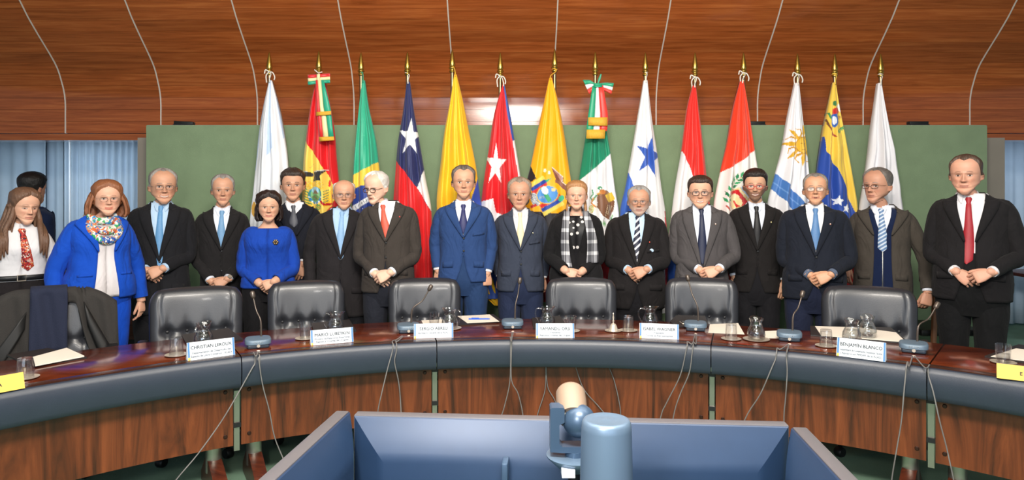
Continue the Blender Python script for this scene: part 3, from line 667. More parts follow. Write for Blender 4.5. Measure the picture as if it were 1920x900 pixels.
def pt(px, py): D = (CZ-ZT)*F/(py-HY); return (X(px, D), D)
mc = monitor(pt(663, 778), pt(1480, 798), ZT, 'wide central monitor seen from its dark blue back')
b = MB(); b.rbox((-.135, -.075, .98), (-.122, -.03, 1.045), .003); b.build('cable_clip', M_['dev_dark'], mc)
A = pt(655, 770); B = pt(512, 903); d = Vector((A[0]-B[0], A[1]-B[1])).normalized()*.945
monitor((A[0]-d.x, A[1]-d.y), A, ZT, 'left monitor angled along the view, near the frame bottom')
A = pt(1485, 800); B = pt(1578, 900); d = Vector((B[0]-A[0], B[1]-A[1])).normalized()*.945
monitor(A, (A[0]+d.x, A[1]+d.y), ZT, 'right monitor angled along the view, near the frame bottom')
# video camera behind the monitor, seen from its rear
Dc = 1.36; s = F/Dc; ox, oz = X(1078, Dc), 0
t = thing('video_camera', 'swivel video camera with ball shaped head on a dish base', 'camera', (ox, Dc, 0))
zb = Zz(853, Dc)
b = MB(); b.lathe([(0, -.028), (.030, -.027), (.046, -.012), (.0565, -.002), (.057, .001), (.053, .002), (.03, .0), (0, 0)], 36, axis=(0, 0, zb)); b.build('dish_base', M_['dev_grey'], t, smooth=60)
b = MB(); b.box((-.030, -.0585, zb-.022), (-.005, -.03, zb-.008)); b.build('label_plate', M_['white'], t, smooth=0)
b = MB(); pr = [(-.026, .010), (-.05, .012), (-.05, .096), (-.047, .099), (-.024, .099), (-.022, .097), (-.022, .07), (-.032, .065), (-.032, .028), (-.026, .022), (.04, .022), (.04, .010)]
m = len(pr); b.add([(x, y, zb+z) for y in (-.018, .018) for x, z in pr], [tuple(reversed(range(m))), tuple(range(m, 2*m))]+[(i, m+i, m+(i+1) % m, (i+1) % m)[::-1] for i in range(m)])
yk = b.build('yoke', M_['dev_dark'], t, smooth=20)
b = MB(); b.lathe([(0, 0), (.02, 0), (.02, .012), (0, .012)], 20, M=Matrix.Translation((.0, 0, zb-.002))); b.build('turntable', M_['dev_dark'], t)
hc = Vector((.008, 0, zb+.068))
b = MB(); b.lathe([(.033*math.sin(a), -.033*math.cos(a)) for a in np.linspace(0, PI, 18)], 26, M=Matrix.Translation(hc)); hd = b.build('ball_head', M_['dev_dark'], t, smooth=180)
Mh = Matrix.Translation(hc+Vector((-.012, .01, .01))) @ Matrix.Rotation(-1.05, 4, 'X')
b = MB(); b.lathe([(0, -.01), (.030, -.01), (.031, .03), (.0305, .055), (.027, .062), (0, .064)], 28, M=Mh); b.build('lens_barrel', M_['dev_beige'], hd, smooth=60)
b = MB(); b.tube([(-.022, 0, zb+.082), (.0, 0, zb+.075)], .008, 12); b.build('pivot', M_['steel'], yk)
b = MB(); b.tube([(0, 0, .02), (0, 0, zb-.026)], .014, 12); ps = b.build('support_post', M_['black'], t)
b = MB(); b.lathe([(0, 0), (.055, 0), (.055, .015), (.02, .03), (0, .03)], 24); b.build('support_foot', M_['black'], ps)
Dc = 1.16; ztop = Zz(760, Dc)
t = thing('cylinder_device', 'smooth grey cylindrical device with dished round top in front', 'device', (X(1137, Dc), Dc, 0))
b = MB(); b.lathe([(0, ztop-.045), (.027, ztop-.0475), (.0335, ztop-.0455), (.0385, ztop-.0465), (.0415, ztop-.052), (.0425, ztop-.062), (.0475, ztop-.28), (.045, ztop-.30), (0, ztop-.30)], 48, M=Matrix.Translation((0, 0, .0225)))
b.build('body', M_['dev_grey'], t, smooth=70)
b = MB(); b.tube([(0, 0, .02), (0, 0, ztop-.27)], .012, 12); ps = b.build('support_post', M_['black'], t)
b = MB(); b.lathe([(0, 0), (.08, 0), (.08, .015), (.02, .03), (0, .03)], 24); b.build('support_foot', M_['black'], ps)

# ------------------------------------------------------------------ flags on poles
FD = 6.0
def inpoly(x, y, poly):
    ins = np.zeros(x.shape, bool); n = len(poly)
    for i in range(n):
        x0, y0 = poly[i]; x1, y1 = poly[(i+1) % n]
        if y0 == y1: continue
        c = ((y0 > y) != (y1 > y)) & (x < (x1-x0)*(y-y0)/(y1-y0)+x0); ins ^= c
    return ins
def star(cx, cy, r, rot=0., k=5, inner=.40, sx=1., sy=1.):
    out = []
    for i in range(2*k):
        a = rot-PI/2+i*PI/k; q = r if i % 2 == 0 else r*inner; out.append((cx+q*math.cos(a)*sx, cy+q*math.sin(a)*sy))
    return out
def ell(x, y, cx, cy, rx, ry, rot=0.):
    c, s = math.cos(rot), math.sin(rot); dx, dy = x-cx, y-cy; return ((dx*c+dy*s)/rx)**2+((-dx*s+dy*c)/ry)**2 < 1
def rot_rect(cx, cy, w, h, a):
    c, s = math.cos(a), math.sin(a); return [(cx+u*w/2*c-v*h/2*s, cy+u*w/2*s+v*h/2*c) for u, v in ((-1,-1),(1,-1),(1,1),(-1,1))]
class Paint:
    def __init__(s, x, y, base): s.x, s.y = x, y; s.c = np.tile(np.array(srgb(base)), (len(x), 1))
    def m(s, mask, col): s.c[mask] = srgb(col)
    def poly(s, pts, col): s.m(inpoly(s.x, s.y, pts), col)
    def ell(s, cx, cy, rx, ry, col, rot=0.): s.m(ell(s.x, s.y, cx, cy, rx, ry, rot), col)
    def blob(s, cx, cy, rx, ry, cols, f=1.3, seed=0, rot=0.):
        k = ell(s.x, s.y, cx, cy, rx, ry, rot); q = np.sin(s.x*f+seed)+np.sin(s.y*f*1.3+seed*2)+np.sin((s.x+s.y)*f*.7+seed)
        idx = np.clip(((q+3)/6*len(cols)).astype(int), 0, len(cols)-1)
        for i, c in enumerate(cols): s.m(k & (idx == i), c)
    def line(s, pts, w, col):
        for (x0, y0), (x1, y1) in zip(pts[:-1], pts[1:]):
            d = math.hypot(x1-x0, y1-y0)+1e-6; t = np.clip(((s.x-x0)*(x1-x0)+(s.y-y0)*(y1-y0))/d/d, 0, 1)
            s.m((s.x-x0-t*(x1-x0))**2+(s.y-y0-t*(y1-y0))**2 < (w/2)**2, col)
    def leaf(s, x0, y0, ang, L, w, col):
        x1, y1 = x0+L*math.cos(ang), y0+L*math.sin(ang); nx, ny = -math.sin(ang)*w/2, math.cos(ang)*w/2; mx, my = (x0*.5+x1*.5), (y0*.5+y1*.5)
        s.poly([(x0, y0), (mx+nx, my+ny), (x1, y1), (mx-nx, my-ny)], col)

def f_light(x, y):
    p = Paint(x, y, '#e6e9ef'); k = np.sin((x-505)/((y-120)*.13)*4.2+.6)
    p.m(k > .35, '#bcd0ec'); p.poly([(470, 330), (540, 250), (560, 600), (520, 600), (490, 420)], '#e9ebf0'); p.ell(478, 392, 6, 14, '#d9a441'); return p.c
def f_bolivia(x, y):
    p = Paint(x, y, '#d8141c'); p.poly([(560, 240), (572, 262), (600, 300), (622, 338), (660, 400), (650, 640), (540, 640)], '#f1cf5c')
    p.poly([(540, 430), (660, 470), (660, 640), (540, 640)], '#1c8a4e'); p.poly([(616, 395), (640, 360), (650, 420), (625, 430)], '#c81a20')
    for i in range(6):                                # gold and green banners left and right of the shield
        p.line([(568, 354+i*5), (584, 362+i*5)], 3.2, '#eab526'); p.line([(575, 353+i*5), (586, 358+i*5)], 1.6, '#2c8f5f'); p.line([(612, 364+i*4.5), (626, 355+i*4.5)], 3.2, '#eab526'); p.line([(610, 360+i*5), (617, 356+i*5)], 1.6, '#2f7a5a')
    p.line([(604, 376), (612, 384), (624, 382)], 4, '#b3121c'); p.line([(576, 342), (576, 347)], 4, '#c4151c'); p.line([(619, 340), (618, 348)], 4, '#c4151c')
    p.blob(594, 348, 17, 12, ['#f0d060', '#e7b92f', '#d7c37a'], 1.1, 1)
    p.line([(565, 323), (578, 322), (590, 328)], 1.8, '#c9c7c0'); p.ell(580, 327, 9, 4.6, '#2b2a2d', .2); p.poly([(590, 322), (615, 319), (604, 331), (606, 339), (588, 340), (592, 330)], '#2b2a2d'); p.line([(592, 322), (617, 319)], 1.8, '#c9c7c0')
    p.ell(594, 366, 13, 16, '#3a8f97'); p.ell(594, 365, 10, 13, '#7fb67d'); p.ell(594, 357, 7.5, 7, '#9ecbe2'); p.poly([(587, 364), (594, 355), (602, 364)], '#8a6a4e'); p.blob(594, 371, 8, 6, ['#3f9a55', '#7d6a3c', '#55a45f'], 1.2, 3)
    for i in range(9):
        a = .25+i*(PI-.5)/8; p.ell(594+12*math.cos(a), 366+15*math.sin(a), 1.7, 1.7, '#3f79c8' if i % 2 else '#d8e2ea')
    p.line([(583, 315), (590, 308)], 1, '#b7a96a'); p.blob(600, 388, 6, 6, ['#d8b23a', '#4c8f52', '#b78a3a'], 1.3, 2); return p.c
def f_brazil(x, y):
    p = Paint(x, y, '#2fa985'); p.poly([(655, 332), (688, 316), (716, 300), (730, 330), (740, 460), (715, 470), (650, 440)], '#f0cb48')
    p.ell(690, 392, 44, 45, '#27408f'); p.poly(rot_rect(684, 379, 80, 9, -.52), '#e9ecf0')
    for i, ch in enumerate(range(9)):
        cx, cy = 668+i*4.4, 388.5-i*2.55
        p.line([(cx-.9, cy-2.2), (cx+.9, cy+2.2)], .9, '#5d6470'); 
        if i % 2: p.line([(cx+.9, cy-2.2), (cx-.7, cy+1.8)], .9, '#5d6470')
    for sx, sy in ((673, 379), (683, 391), (700, 388), (668, 394)): p.ell(sx, sy, 1.1, 1.1, '#dfe6f2')
    p.poly([(640, 455), (740, 455), (740, 640), (640, 640)], '#14824d'); return p.c
def f_chile(x, y):
    p = Paint(x, y, '#242a5c'); p.poly([(720, 288), (741, 299), (760, 322), (783, 352), (800, 382), (812, 402), (840, 640), (700, 640)], '#dc1d22')
    p.poly([(797, 315), (820, 320), (820, 402), (811, 400), (783, 352)], '#eceae8'); p.poly(star(770.5, 258, 37, .05, 5, .36, .62, 1.0), '#f1f1f2'); return p.c
def f_colombia(x, y):
    p = Paint(x, y, '#f3be1c'); p.poly([(899, 322), (915, 330), (915, 420), (880, 420), (884, 376), (893, 345)], '#2c52b4'); p.poly([(800, 470), (960, 440), (960, 520), (800, 520)], '#2c52b4'); p.poly([(800, 520), (905, 500), (905, 640), (800, 640)], '#b5161c'); p.poly([(912, 515), (928, 528), (950, 640), (922, 560)], '#e9b920'); return p.c
def f_cuba(x, y):
    p = Paint(x, y, '#d4161f'); p.poly([(944, 160), (951, 215), (961, 264), (985, 264), (960, 150)], '#2f4f9e'); p.poly([(961, 264), (985, 262), (992, 372), (974, 345), (967, 300)], '#e9e8ec')
    p.poly([(895, 380), (925, 372), (930, 398), (985, 420), (980, 640), (880, 640)], '#e9e8ec'); p.poly([(880, 470), (990, 470), (990, 640), (880, 640)], '#2f4f9e'); p.poly(star(929.5, 310, 42, .06, 5, .36, .50, 1.0), '#f3f2f2'); return p.c
def f_ecuador(x, y):
    p = Paint(x, y, '#f6ab05'); p.poly([(984, 300), (994, 309), (1005, 335), (985, 348), (970, 330)], '#1b1417'); p.poly([(990, 395), (1045, 400), (1080, 380), (1095, 440), (980, 460)], '#1d1a22'); p.poly([(960, 440), (1110, 430), (1110, 640), (960, 640)], '#9c1218')
    for a, b, c in ((0, '#ead05b', -9), (0, '#2346a0', -2.2), (0, '#d0322e', 4.2)): p.poly(rot_rect(1010+c*.45, 350+c, 32, 7.2, -.56), b)
    for b, c in (('#d0322e', -6), ('#2346a0', 1), ('#e6cf5c', 8)): p.poly(rot_rect(1034+c*.4, 383+c, 44, 7.4, -.50), b)
    p.poly([(1020, 338), (1034, 334), (1026, 342)], '#2a9d6b'); p.ell(1052, 372, 6.5, 5, '#37ad83', -.7); p.blob(1003, 374, 8, 13, ['#c9cdd2', '#8e98a2', '#e4e4e2'], 1.2, 1, -.4); p.poly(rot_rect(1000, 386, 12, 5, -.45), '#b9282c')
    p.ell(1026, 365, 21, 17, '#d2b25a', -.25); p.ell(1026, 365, 19, 15.5, '#4b8fd3', -.25); p.poly([(1012, 352), (1019, 352), (1034, 376), (1027, 380)], '#2f9c63'); p.ell(1021, 357, 6, 8, '#e4eaf2', -.5); p.ell(1037, 356, 4, 3.6, '#e7c98c'); p.blob(1015, 370, 5, 4, ['#4b8fd3', '#9aa6b0'], 1.5)
    p.poly([(1033, 313), (1046, 324), (1056, 333), (1055, 343), (1066, 352), (1064, 360), (1053, 353), (1044, 343)], '#7d4a3a'); p.poly([(1034, 315), (1054, 332), (1053, 344), (1049, 336)], '#a8786a'); p.line([(1034, 314), (1054, 331), (1053, 341), (1060, 347)], 1.4, '#dccfc4'); p.line([(1042, 340), (1053, 346)], 5, '#8a5a46')
    p.ell(1021, 320, 2.6, 3.6, '#efe6c8'); p.ell(1029, 324, 2.4, 3.4, '#efe6c8'); return p.c
def f_mexico(x, y):
    p = Paint(x, y, '#128562'); p.poly([(1070, 350), (1088, 337), (1115, 315), (1147, 286), (1180, 300), (1190, 640), (1060, 640)], '#eceaec'); p.poly([(1060, 470), (1190, 480), (1190, 640), (1060, 640)], '#9d1420')
    p.line([(1110, 356), (1112, 364), (1106, 370), (1110, 378), (1118, 366), (1126, 364)], 2.6, '#3f8f5e'); p.ell(1123, 353, 4.2, 3.4, '#2f8f5e'); p.ell(1124, 354, 1.8, 1.6, '#eceaec')
    p.blob(1132, 372, 14, 15, ['#7a5138', '#936541', '#6a4530'], 1.2, 0, .3); p.poly([(1120, 372), (1130, 360), (1152, 378), (1150, 395), (1140, 412), (1128, 404), (1118, 388)], '#7c533a'); p.poly([(1133, 366), (1146, 360), (1153, 374), (1140, 380)], '#d9b43c')
    p.ell(1128, 360, 6, 4.6, '#c2783a'); p.line([(1123, 361), (1119, 364)], 2.4, '#d8a634')
    for i in range(7): p.line([(1136+i*2.2, 384+i*.5), (1130+i*2.6, 412-i*3.4)], .9, '#d8c7a6' if i % 2 else '#4f3526')
    p.line([(1116, 388), (1108, 380), (1112, 372)], 3, '#c8803c'); p.blob(1108, 392, 6, 8, ['#8fb45e', '#d8d2a6', '#c08a4a'], 1.1, 2)
    for i in range(11):
        a = .15+i*.26; p.leaf(1126+24*math.cos(a), 398+22*math.sin(a), a+1.9, 7, 3.4, '#3c9a5a' if i % 2 else '#6fae6a')
    return p.c
def f_panama(x, y):
    p = Paint(x, y, '#eeecec'); p.poly([(1160, 300), (1177, 322), (1189, 352), (1193, 420), (1150, 440)], '#3a66c4'); p.poly(star(1216, 294, 33, .22, 5, .36, .80, 1.25), '#2f57b2'); p.poly([(1246, 396), (1262, 385), (1262, 560), (1246, 560)], '#c41c22'); p.poly([(1160, 430), (1235, 430), (1235, 640), (1150, 640)], '#3a66c4'); return p.c
def f_paraguay(x, y):
    p = Paint(x, y, '#e62b22'); p.poly([(1262, 268), (1279, 284), (1288, 305), (1297, 336), (1300, 400), (1300, 480), (1240, 500)], '#eae6e6'); p.poly([(1230, 470), (1300, 470), (1300, 640), (1230, 640)], '#3263c6'); p.poly([(1300, 430), (1345, 420), (1345, 640), (1300, 640)], '#eae6e6'); return p.c
def f_peru(x, y):
    p = Paint(x, y, '#ec3f22'); p.poly([(1335, 331), (1352, 323), (1382, 306), (1416, 280), (1450, 300), (1470, 640), (1320, 640)], '#ebe4df'); p.poly([(1300, 470), (1480, 470), (1480, 640), (1300, 640)], '#d62a20')
    for i in range(9):                                 # wreath
        t = i/8; cx, cy = 1361+t*38*(t**.6), 380-50*math.sin(t*1.6); 
        for s in (-1, 1): p.leaf(cx, cy, -1.5+t*1.3+s*.7, 13, 5.5, '#2f9b62' if (i+s) % 2 else '#157a4a')
        p.ell(cx, cy, 1.2, 1.2, '#c9b24c')
    p.line([(1363, 378), (1368, 388), (1374, 394)], 4, '#d8b6a4'); p.line([(1358, 386), (1364, 394)], 3, '#c0483a')
    p.poly([(1364, 358), (1382, 352), (1402, 384), (1384, 392), (1370, 390)], '#e8d69c'); p.poly([(1366, 360), (1381, 355), (1399, 382), (1378, 389)], '#c81c24'); p.poly([(1384, 352), (1398, 346), (1408, 360), (1398, 370)], '#9db4d2'); p.line([(1384, 352), (1404, 386)], 1.6, '#e3c877')
    p.ell(1376, 370, 7.5, 6.5, '#e9ddb4'); p.ell(1382, 378, 5, 8, '#ead7a0', -.4); p.line([(1370, 374), (1372, 384)], 2, '#e9ddb4'); return p.c
def f_uruguay(x, y):
    p = Paint(x, y, '#e9e8ec'); p.poly([(1440, 318), (1457, 327), (1480, 352), (1503, 380), (1540, 440), (1540, 480), (1490, 400), (1447, 355)], '#4476bb'); p.line([(1449, 340), (1500, 392)], 2, '#6b97d0')
    for k in range(2): p.poly([(1420, 420+k*60), (1560, 480+k*60), (1560, 505+k*60), (1420, 445+k*60)], '#4476bb')
    for i in range(16):
        a = i*2*PI/16+.1; 
        if i % 2 == 0: p.leaf(1503+8*math.cos(a), 273+9*math.sin(a), a, 31, 9, '#dba92c')
        else:
            q = [(1503+r*math.cos(a+.18*math.sin(r*.33)), 273+1.08*r*math.sin(a+.18*math.sin(r*.33))) for r in (9, 15, 21, 27, 32)]
            for j in range(4): p.line([q[j], q[j+1]], 5-1.2*j, '#c9952a')
    p.ell(1503, 273, 14, 16, '#b98a24'); p.ell(1503, 273, 12.4, 14.4, '#e3b438'); p.line([(1497, 269), (1500, 269)], 1.5, '#a87a1e'); p.line([(1506, 269), (1509, 269)], 1.5, '#a87a1e'); p.line([(1503, 270), (1503, 276)], 1.3, '#a87a1e'); p.line([(1499, 281), (1507, 281)], 1.4, '#a87a1e'); return p.c
def f_venezuela(x, y):
    p = Paint(x, y, '#ecc74d'); p.poly([(1520, 250), (1546, 256), (1546, 284), (1556, 300), (1574, 335), (1595, 383), (1612, 430), (1600, 480), (1490, 480)], '#2549a2'); p.poly([(1490, 480), (1640, 470), (1640, 640), (1490, 640)], '#c5202a')
    p.poly(star(1566, 377, 10.5, .1), '#eef1f6'); p.poly(star(1581, 391, 9, .3), '#eef1f6'); p.poly(star(1550, 410, 9, .3), '#eef1f6')
    p.poly([(1560, 205), (1568, 201), (1573, 210), (1566, 216), (1560, 213)], '#c8322c'); p.poly([(1568, 200), (1572, 194), (1579, 204), (1580, 214), (1573, 209)], '#e7e2d8'); p.ell(1565, 194, 3, 5, '#3a7d4a'); p.blob(1572, 221, 4, 4, ['#7b4c2c', '#d8b04a', '#b5423a'], 1.5)
    p.poly([(1557, 216), (1567, 213), (1569, 230), (1562, 240), (1556, 234)], '#2c62b8'); p.ell(1562, 226, 3, 8, '#e9ecf2'); p.line([(1554, 212), (1556, 222)], 2.6, '#3c8a50'); p.line([(1551, 232), (1559, 253)], 2.4, '#8a4a34'); p.line([(1555, 244), (1563, 257)], 2.4, '#a8503a'); p.line([(1549, 220), (1553, 236)], 2.2, '#6d4a2c')
    for i in range(7): p.leaf(1566+i*2.4, 248-i*1.9, -.9+i*.06, 6, 2.6, '#2f8a4f'); p.leaf(1566+i*2.4, 248-i*1.9, .35, 6, 2.6, '#3f9a5c')
    return p.c
def f_white(x, y):
    p = Paint(x, y, '#e3e1e6'); return p.c

flags = [
 (505, 97, 150, [(150,503,508),(200,492,521),(250,484,531),(300,479,538),(350,474,541),(420,466,546),(560,456,552)], f_light, 'pale blue and white flag at the left end of the row'),
 (598, 95, 138, [(138,594,606),(165,588,611),(200,581,618),(250,574,627),(300,568,631),(350,566,636),(420,563,644),(560,556,654)], f_bolivia, 'red and yellow flag with a coat of arms and a tricolour ribbon bow'),
 (677, 98, 150, [(150,678,683),(200,672,690),(240,668,699),(270,665,705),(330,661,712),(400,659,719),(470,660,715),(540,668,705),(598,682,692)], f_brazil, 'green flag with a yellow diamond and a blue globe'),
 (764, 97, 153, [(153,762,768),(215,754,777),(270,745,787),(330,740,797),(400,736,809),(520,742,812),(580,746,813)], f_chile, 'flag of navy blue, white and red with one white star on navy'),
 (848, 92, 139, [(139,851,856),(190,843,868),(250,832,880),(310,825,892),(380,818,902),(460,826,918),(520,870,932),(575,928,937)], f_colombia, 'golden yellow flag with a blue edge, no emblem visible'),
 (938, 98, 158, [(158,942,946),(215,926,957),(280,916,968),(330,908,976),(380,902,983),(450,900,988),(560,905,985)], f_cuba, 'red flag with one white star and a blue right edge'),
 (1040, 91, 145, [(145,1030,1035),(190,1020,1047),(260,1005,1060),(310,995,1067),(350,986,1073),(420,982,1082),(500,992,1075),(568,1018,1026)], f_ecuador, 'orange yellow flag with a condor coat of arms'),
 (1116, 97, 172, [(172,1112,1128),(215,1106,1134),(250,1099,1139),(300,1091,1147),(350,1084,1153),(400,1080,1161),(470,1085,1165),(560,1100,1160)], f_mexico, 'green, white and red flag with an eagle and a large ribbon bow'),
 (1210, 98, 150, [(150,1208,1215),(220,1196,1223),(300,1182,1235),(350,1173,1241),(400,1163,1249),(480,1165,1254),(592,1182,1248)], f_panama, 'white flag with a blue star and a blue corner'),
 (1303, 98, 160, [(160,1300,1306),(200,1290,1311),(285,1278,1321),(340,1268,1327),(400,1260,1334),(480,1252,1338),(560,1254,1330)], f_paraguay, 'half red, half white flag without emblem, right of the blue star flag'),
 (1394, 98, 152, [(152,1389,1396),(200,1377,1404),(270,1364,1414),(320,1352,1422),(400,1338,1433),(480,1336,1438),(560,1350,1430)], f_peru, 'orange red and white flag with a green wreath emblem'),
 (1495, 100, 155, [(155,1493,1500),(215,1480,1506),(280,1468,1514),(330,1454,1519),(390,1440,1524),(470,1440,1528),(560,1460,1520)], f_uruguay, 'white flag with a golden sun and blue stripe'),
 (1565, 100, 154, [(154,1564,1569),(190,1557,1574),(260,1544,1586),(310,1536,1595),(385,1529,1608),(470,1532,1614),(560,1545,1606)], f_venezuela, 'yellow and blue flag with a small coat of arms at top'),
 (1651, 100, 155, [(155,1649,1655),(215,1640,1665),(290,1630,1680),(340,1622,1688),(400,1612,1697),(480,1612,1702),(560,1625,1696)], f_white, 'plain white flag at the right end of the row'),
]
M_['flag'] = attr_mat('flag_cloth', .5, sheen=.15, bump=.05, bscale=500)
M_['cord'] = mat('white_cord', '#e3ddd2', .8)
ribbon_cols = {1: ['#d8262a', '#f0e3a8', '#1fa07e'], 7: ['#1a9a70', '#efecec', '#e8392f']}
RM = {}
def rm(h):
    if h not in RM: RM[h] = mat('ribbon_'+h[1:], h, .45, sheen=.2)
    return RM[h]
M_['fringe'] = mat('gold_fringe', '#e0aa32', .6, bump=.5, bscale=400, stretch=(1, 1, .05))
for fi, (px, tip, ct, outline, fn, lab) in enumerate(flags):
    pd = FD+.07; fx = X(px, pd)
    t = thing('flag_on_pole', lab, 'flag', (fx, pd, 0), 0, 'flags on poles behind the row of people')
    zt = Zz(tip, pd)
    b = MB(); b.tube([(0, 0, .03), (0, 0, zt-.2)], .0155, 14); b.build('pole', M_['pole'], t)
    b = MB(); b.lathe([(0, 0), (.16, 0), (.16, .015), (.05, .05), (.025, .1), (.018, .1)], 24); b.build('pole_base', M_['dark_wood'], t)
    b = MB(); b.lathe([(r_*1.3, z_) for r_, z_ in [(.0155, -.21), (.021, -.205), (.021, -.195), (.017, -.19), (.017, -.18), (.023, -.174), (.024, -.166), (.018, -.158), (.020, -.152), (.021, -.140), (.0175, -.10), (.012, -.055), (.006, -.015), (.001, 0)]], 18, axis=(0, 0, zt)); b.build('finial', M_['gold'], t, smooth=60)
    ys = np.r_[np.arange(outline[0][0], 410, 1.45), np.arange(412, outline[-1][0]+.1, 7)]
    yk = [o[0] for o in outline]; Lx = hermite(yk, [o[1] for o in outline], ys); Rx = hermite(yk, [o[2] for o in outline], ys)
    nu, nbk = 72, 16; u = np.linspace(0, 1, nu); V = []; C = []
    r0 = np.random.RandomState(fi+3); ph = r0.rand(4)*6.28
    for i, y in enumerate(ys):
        wid = (Rx[i]-Lx[i]); xs = Lx[i]+wid*u; wm = wid*FD/F
        amp = min(.028, wm*.085)*(.4 if fi == 6 else 1)
        fold = np.sin(u*2*PI*2.5+ph[0]+.4*math.sin(y*.012))+.42*np.sin(u*2*PI*4.3+ph[1])+.09*np.sin(u*2*PI*8+ph[2]+y*.01)
        wr = .22*np.sin(y*.09+u*9+ph[3])*sstep(ct, ct+120, y)
        bulge = np.sqrt(np.clip(1-(2*u-1)**2, 0, 1))
        yy = FD+.02-.10*min(1, wm/.22)*bulge*.75-amp*(fold+wr)*np.minimum(1, 4*np.minimum(u, 1-u)+.25)
        X0 = (xs-CX)*FD/F; Z0 = np.full(nu, CZ+(HY-y)*FD/F)
        ub = np.linspace(1, 0, nbk+2)[1:-1]; xb = Lx[i]+wid*ub
        yb = FD+.05+.075*np.sqrt(np.clip(1-(2*ub-1)**2, 0, 1))*min(1, wm/.16)+.012*np.sin(ub*16+ph[1])
        ring = np.r_[np.c_[X0, yy, Z0], np.c_[(xb-CX)*FD/F, yb, np.full(nbk, Z0[0])]]
        V.append(ring-np.array([fx, pd, 0])); px_ = np.r_[xs, xb]; C.append((px_, np.full(len(px_), y)))
    allx = np.concatenate([c[0] for c in C]); ally = np.concatenate([c[1] for c in C])
    b = MB(); b.loft(V, True, True, False); b.build('cloth', M_['flag'], t, smooth=180, colors=fn(allx, ally))
    def L(px_, py_, dy=0.): return P(px_, py_, FD+dy)-Vector((fx, pd, 0))
    # tie cord at the top
    y0 = outline[0][0]; xc = (outline[0][1]+outline[0][2])/2
    if fi not in (1, 7):
        b = MB(); b.tube(spline([L(px-3, y0-16, .06), L(px+3, y0-12, .04), L(xc, y0-3, .0), L(xc, y0+4, -.01)], 12), .005, 6)
        b.tube([Vector((.019*math.cos(a), .019*math.sin(a), Zz(y0-15, pd)+.004*math.sin(2*a))) for a in np.linspace(0, 6.4, 18)], .006, 6)
        if fi in (0, 5, 9, 10, 11):
            for q in ([(px, y0-15), (px-7, y0-19), (px-9, y0-12)], [(px, y0-15), (px+6, y0-14), (px+10, y0-6), (px+9, y0)], [(px-1, y0-15), (px-6, y0-8), (px-5, y0+5)]): b.tube(spline([L(*v, .04) for v in q], 10), .006, 6)
        b.build('tie_cord', M_['cord'] if fi not in (2, 4, 6, 12) else rm({2: '#2c9a74', 4: '#d8a828', 6: '#e0a81e', 12: '#d8b43c'}[fi]), t, smooth=60)
    else:
        cols = ribbon_cols[fi]; rb = bpy.data.objects.new('ribbon', None); COL.objects.link(rb); rb.parent = t
        def quadstrip(name, pa, pb, m, dy, n=8, thick=.004, wave=0.006):
            g = []
            for s in np.linspace(0, 1, n):
                k = s*(len(pa)-1); i = min(int(k), len(pa)-2); f = k-i
                a = (pa[i][0]+(pa[i+1][0]-pa[i][0])*f, pa[i][1]+(pa[i+1][1]-pa[i][1])*f); c = (pb[i][0]+(pb[i+1][0]-pb[i][0])*f, pb[i][1]+(pb[i+1][1]-pb[i][1])*f)
                g.append([L(a[0]+(c[0]-a[0])*w, a[1]+(c[1]-a[1])*w, dy-wave*math.sin(w*PI)-.004*math.sin(s*7)) for w in np.linspace(0, 1, 4)])
            b = MB(); b.grid(g); o = b.build(name, m, rb, smooth=60); solidify(o, thick, 0); return o
        if fi == 1:
            for i, cc in enumerate(cols):             # two flat bow wings of three bands, then the tails
                quadstrip('bow_band', [(577, 140.5+i*6.3), (598, 139+i*6)], [(577.6, 146.8+i*6.3), (598, 145+i*6)], rm(cc), -.10)
                quadstrip('bow_band', [(598, 139+i*6), (618.5, 137.5+i*6)], [(598, 145+i*6), (619, 143.5+i*6)], rm(cc), -.105)
            xs_t = [(592, 595.5, 602, 607), (593, 600, 607, 621), (594, 602, 611, 621), (599, 606, 616, 626)]; yt = [(150, 150), (209, 208), (214, 213), (258, 256)]
            for i, cc in enumerate(cols):
                quadstrip('tail_band', [(xs_t[k][i], yt[k][0]) for k in range(4)], [(xs_t[k][i+1], yt[k][0]) for k in range(4)], rm(cc), -.125)
            quadstrip('fringe', [(593, 210), (593, 217)], [(621, 208), (621, 215)], M_['fringe'], -.140, 3, .006); quadstrip('fringe', [(598, 257), (599, 265)], [(626, 256), (627, 263)], M_['fringe'], -.140, 3, .006)
            quadstrip('bow_knot', [(594, 139), (594, 156)], [(600, 138), (600, 156)], rm('#f0e3a8'), -.118, 5)
            b = MB(); b.tube([L(590, 131, .04), L(597, 137, .02), L(604, 135, .04)], .005, 6); b.build('tie_cord', M_['cord'], t)
        else:
            for sg in (-1, 1):
                A0, A1, A2 = (1118+2*sg, 157), (1106 if sg < 0 else 1136, 150 if sg < 0 else 155), (1093 if sg < 0 else 1151, 150 if sg < 0 else 156)
                lo = [(1118+2*sg, 164), (1112 if sg < 0 else 1133, 170), (1105 if sg < 0 else 1146, 177)]; hi = [A0, A1, A2]
                for i, cc in enumerate(cols):
                    quadstrip('bow_band', [(h[0]+(l_[0]-h[0])*i/3, h[1]+(l_[1]-h[1])*i/3) for h, l_ in zip(hi, lo)], [(h[0]+(l_[0]-h[0])*(i+1)/3, h[1]+(l_[1]-h[1])*(i+1)/3) for h, l_ in zip(hi, lo)], rm(cc), -.12, 8, .005, .01)
            xs_t = [(1111, 1118, 1122, 1131), (1102, 1115, 1126, 1141), (1099, 1112, 1124, 1138)]; yt = [160, 221, 246]
            for i, cc in enumerate(cols): quadstrip('tail_band', [(xs_t[k][i], yt[k]) for k in range(3)], [(xs_t[k][i+1], yt[k]) for k in range(3)], rm(cc), -.13)
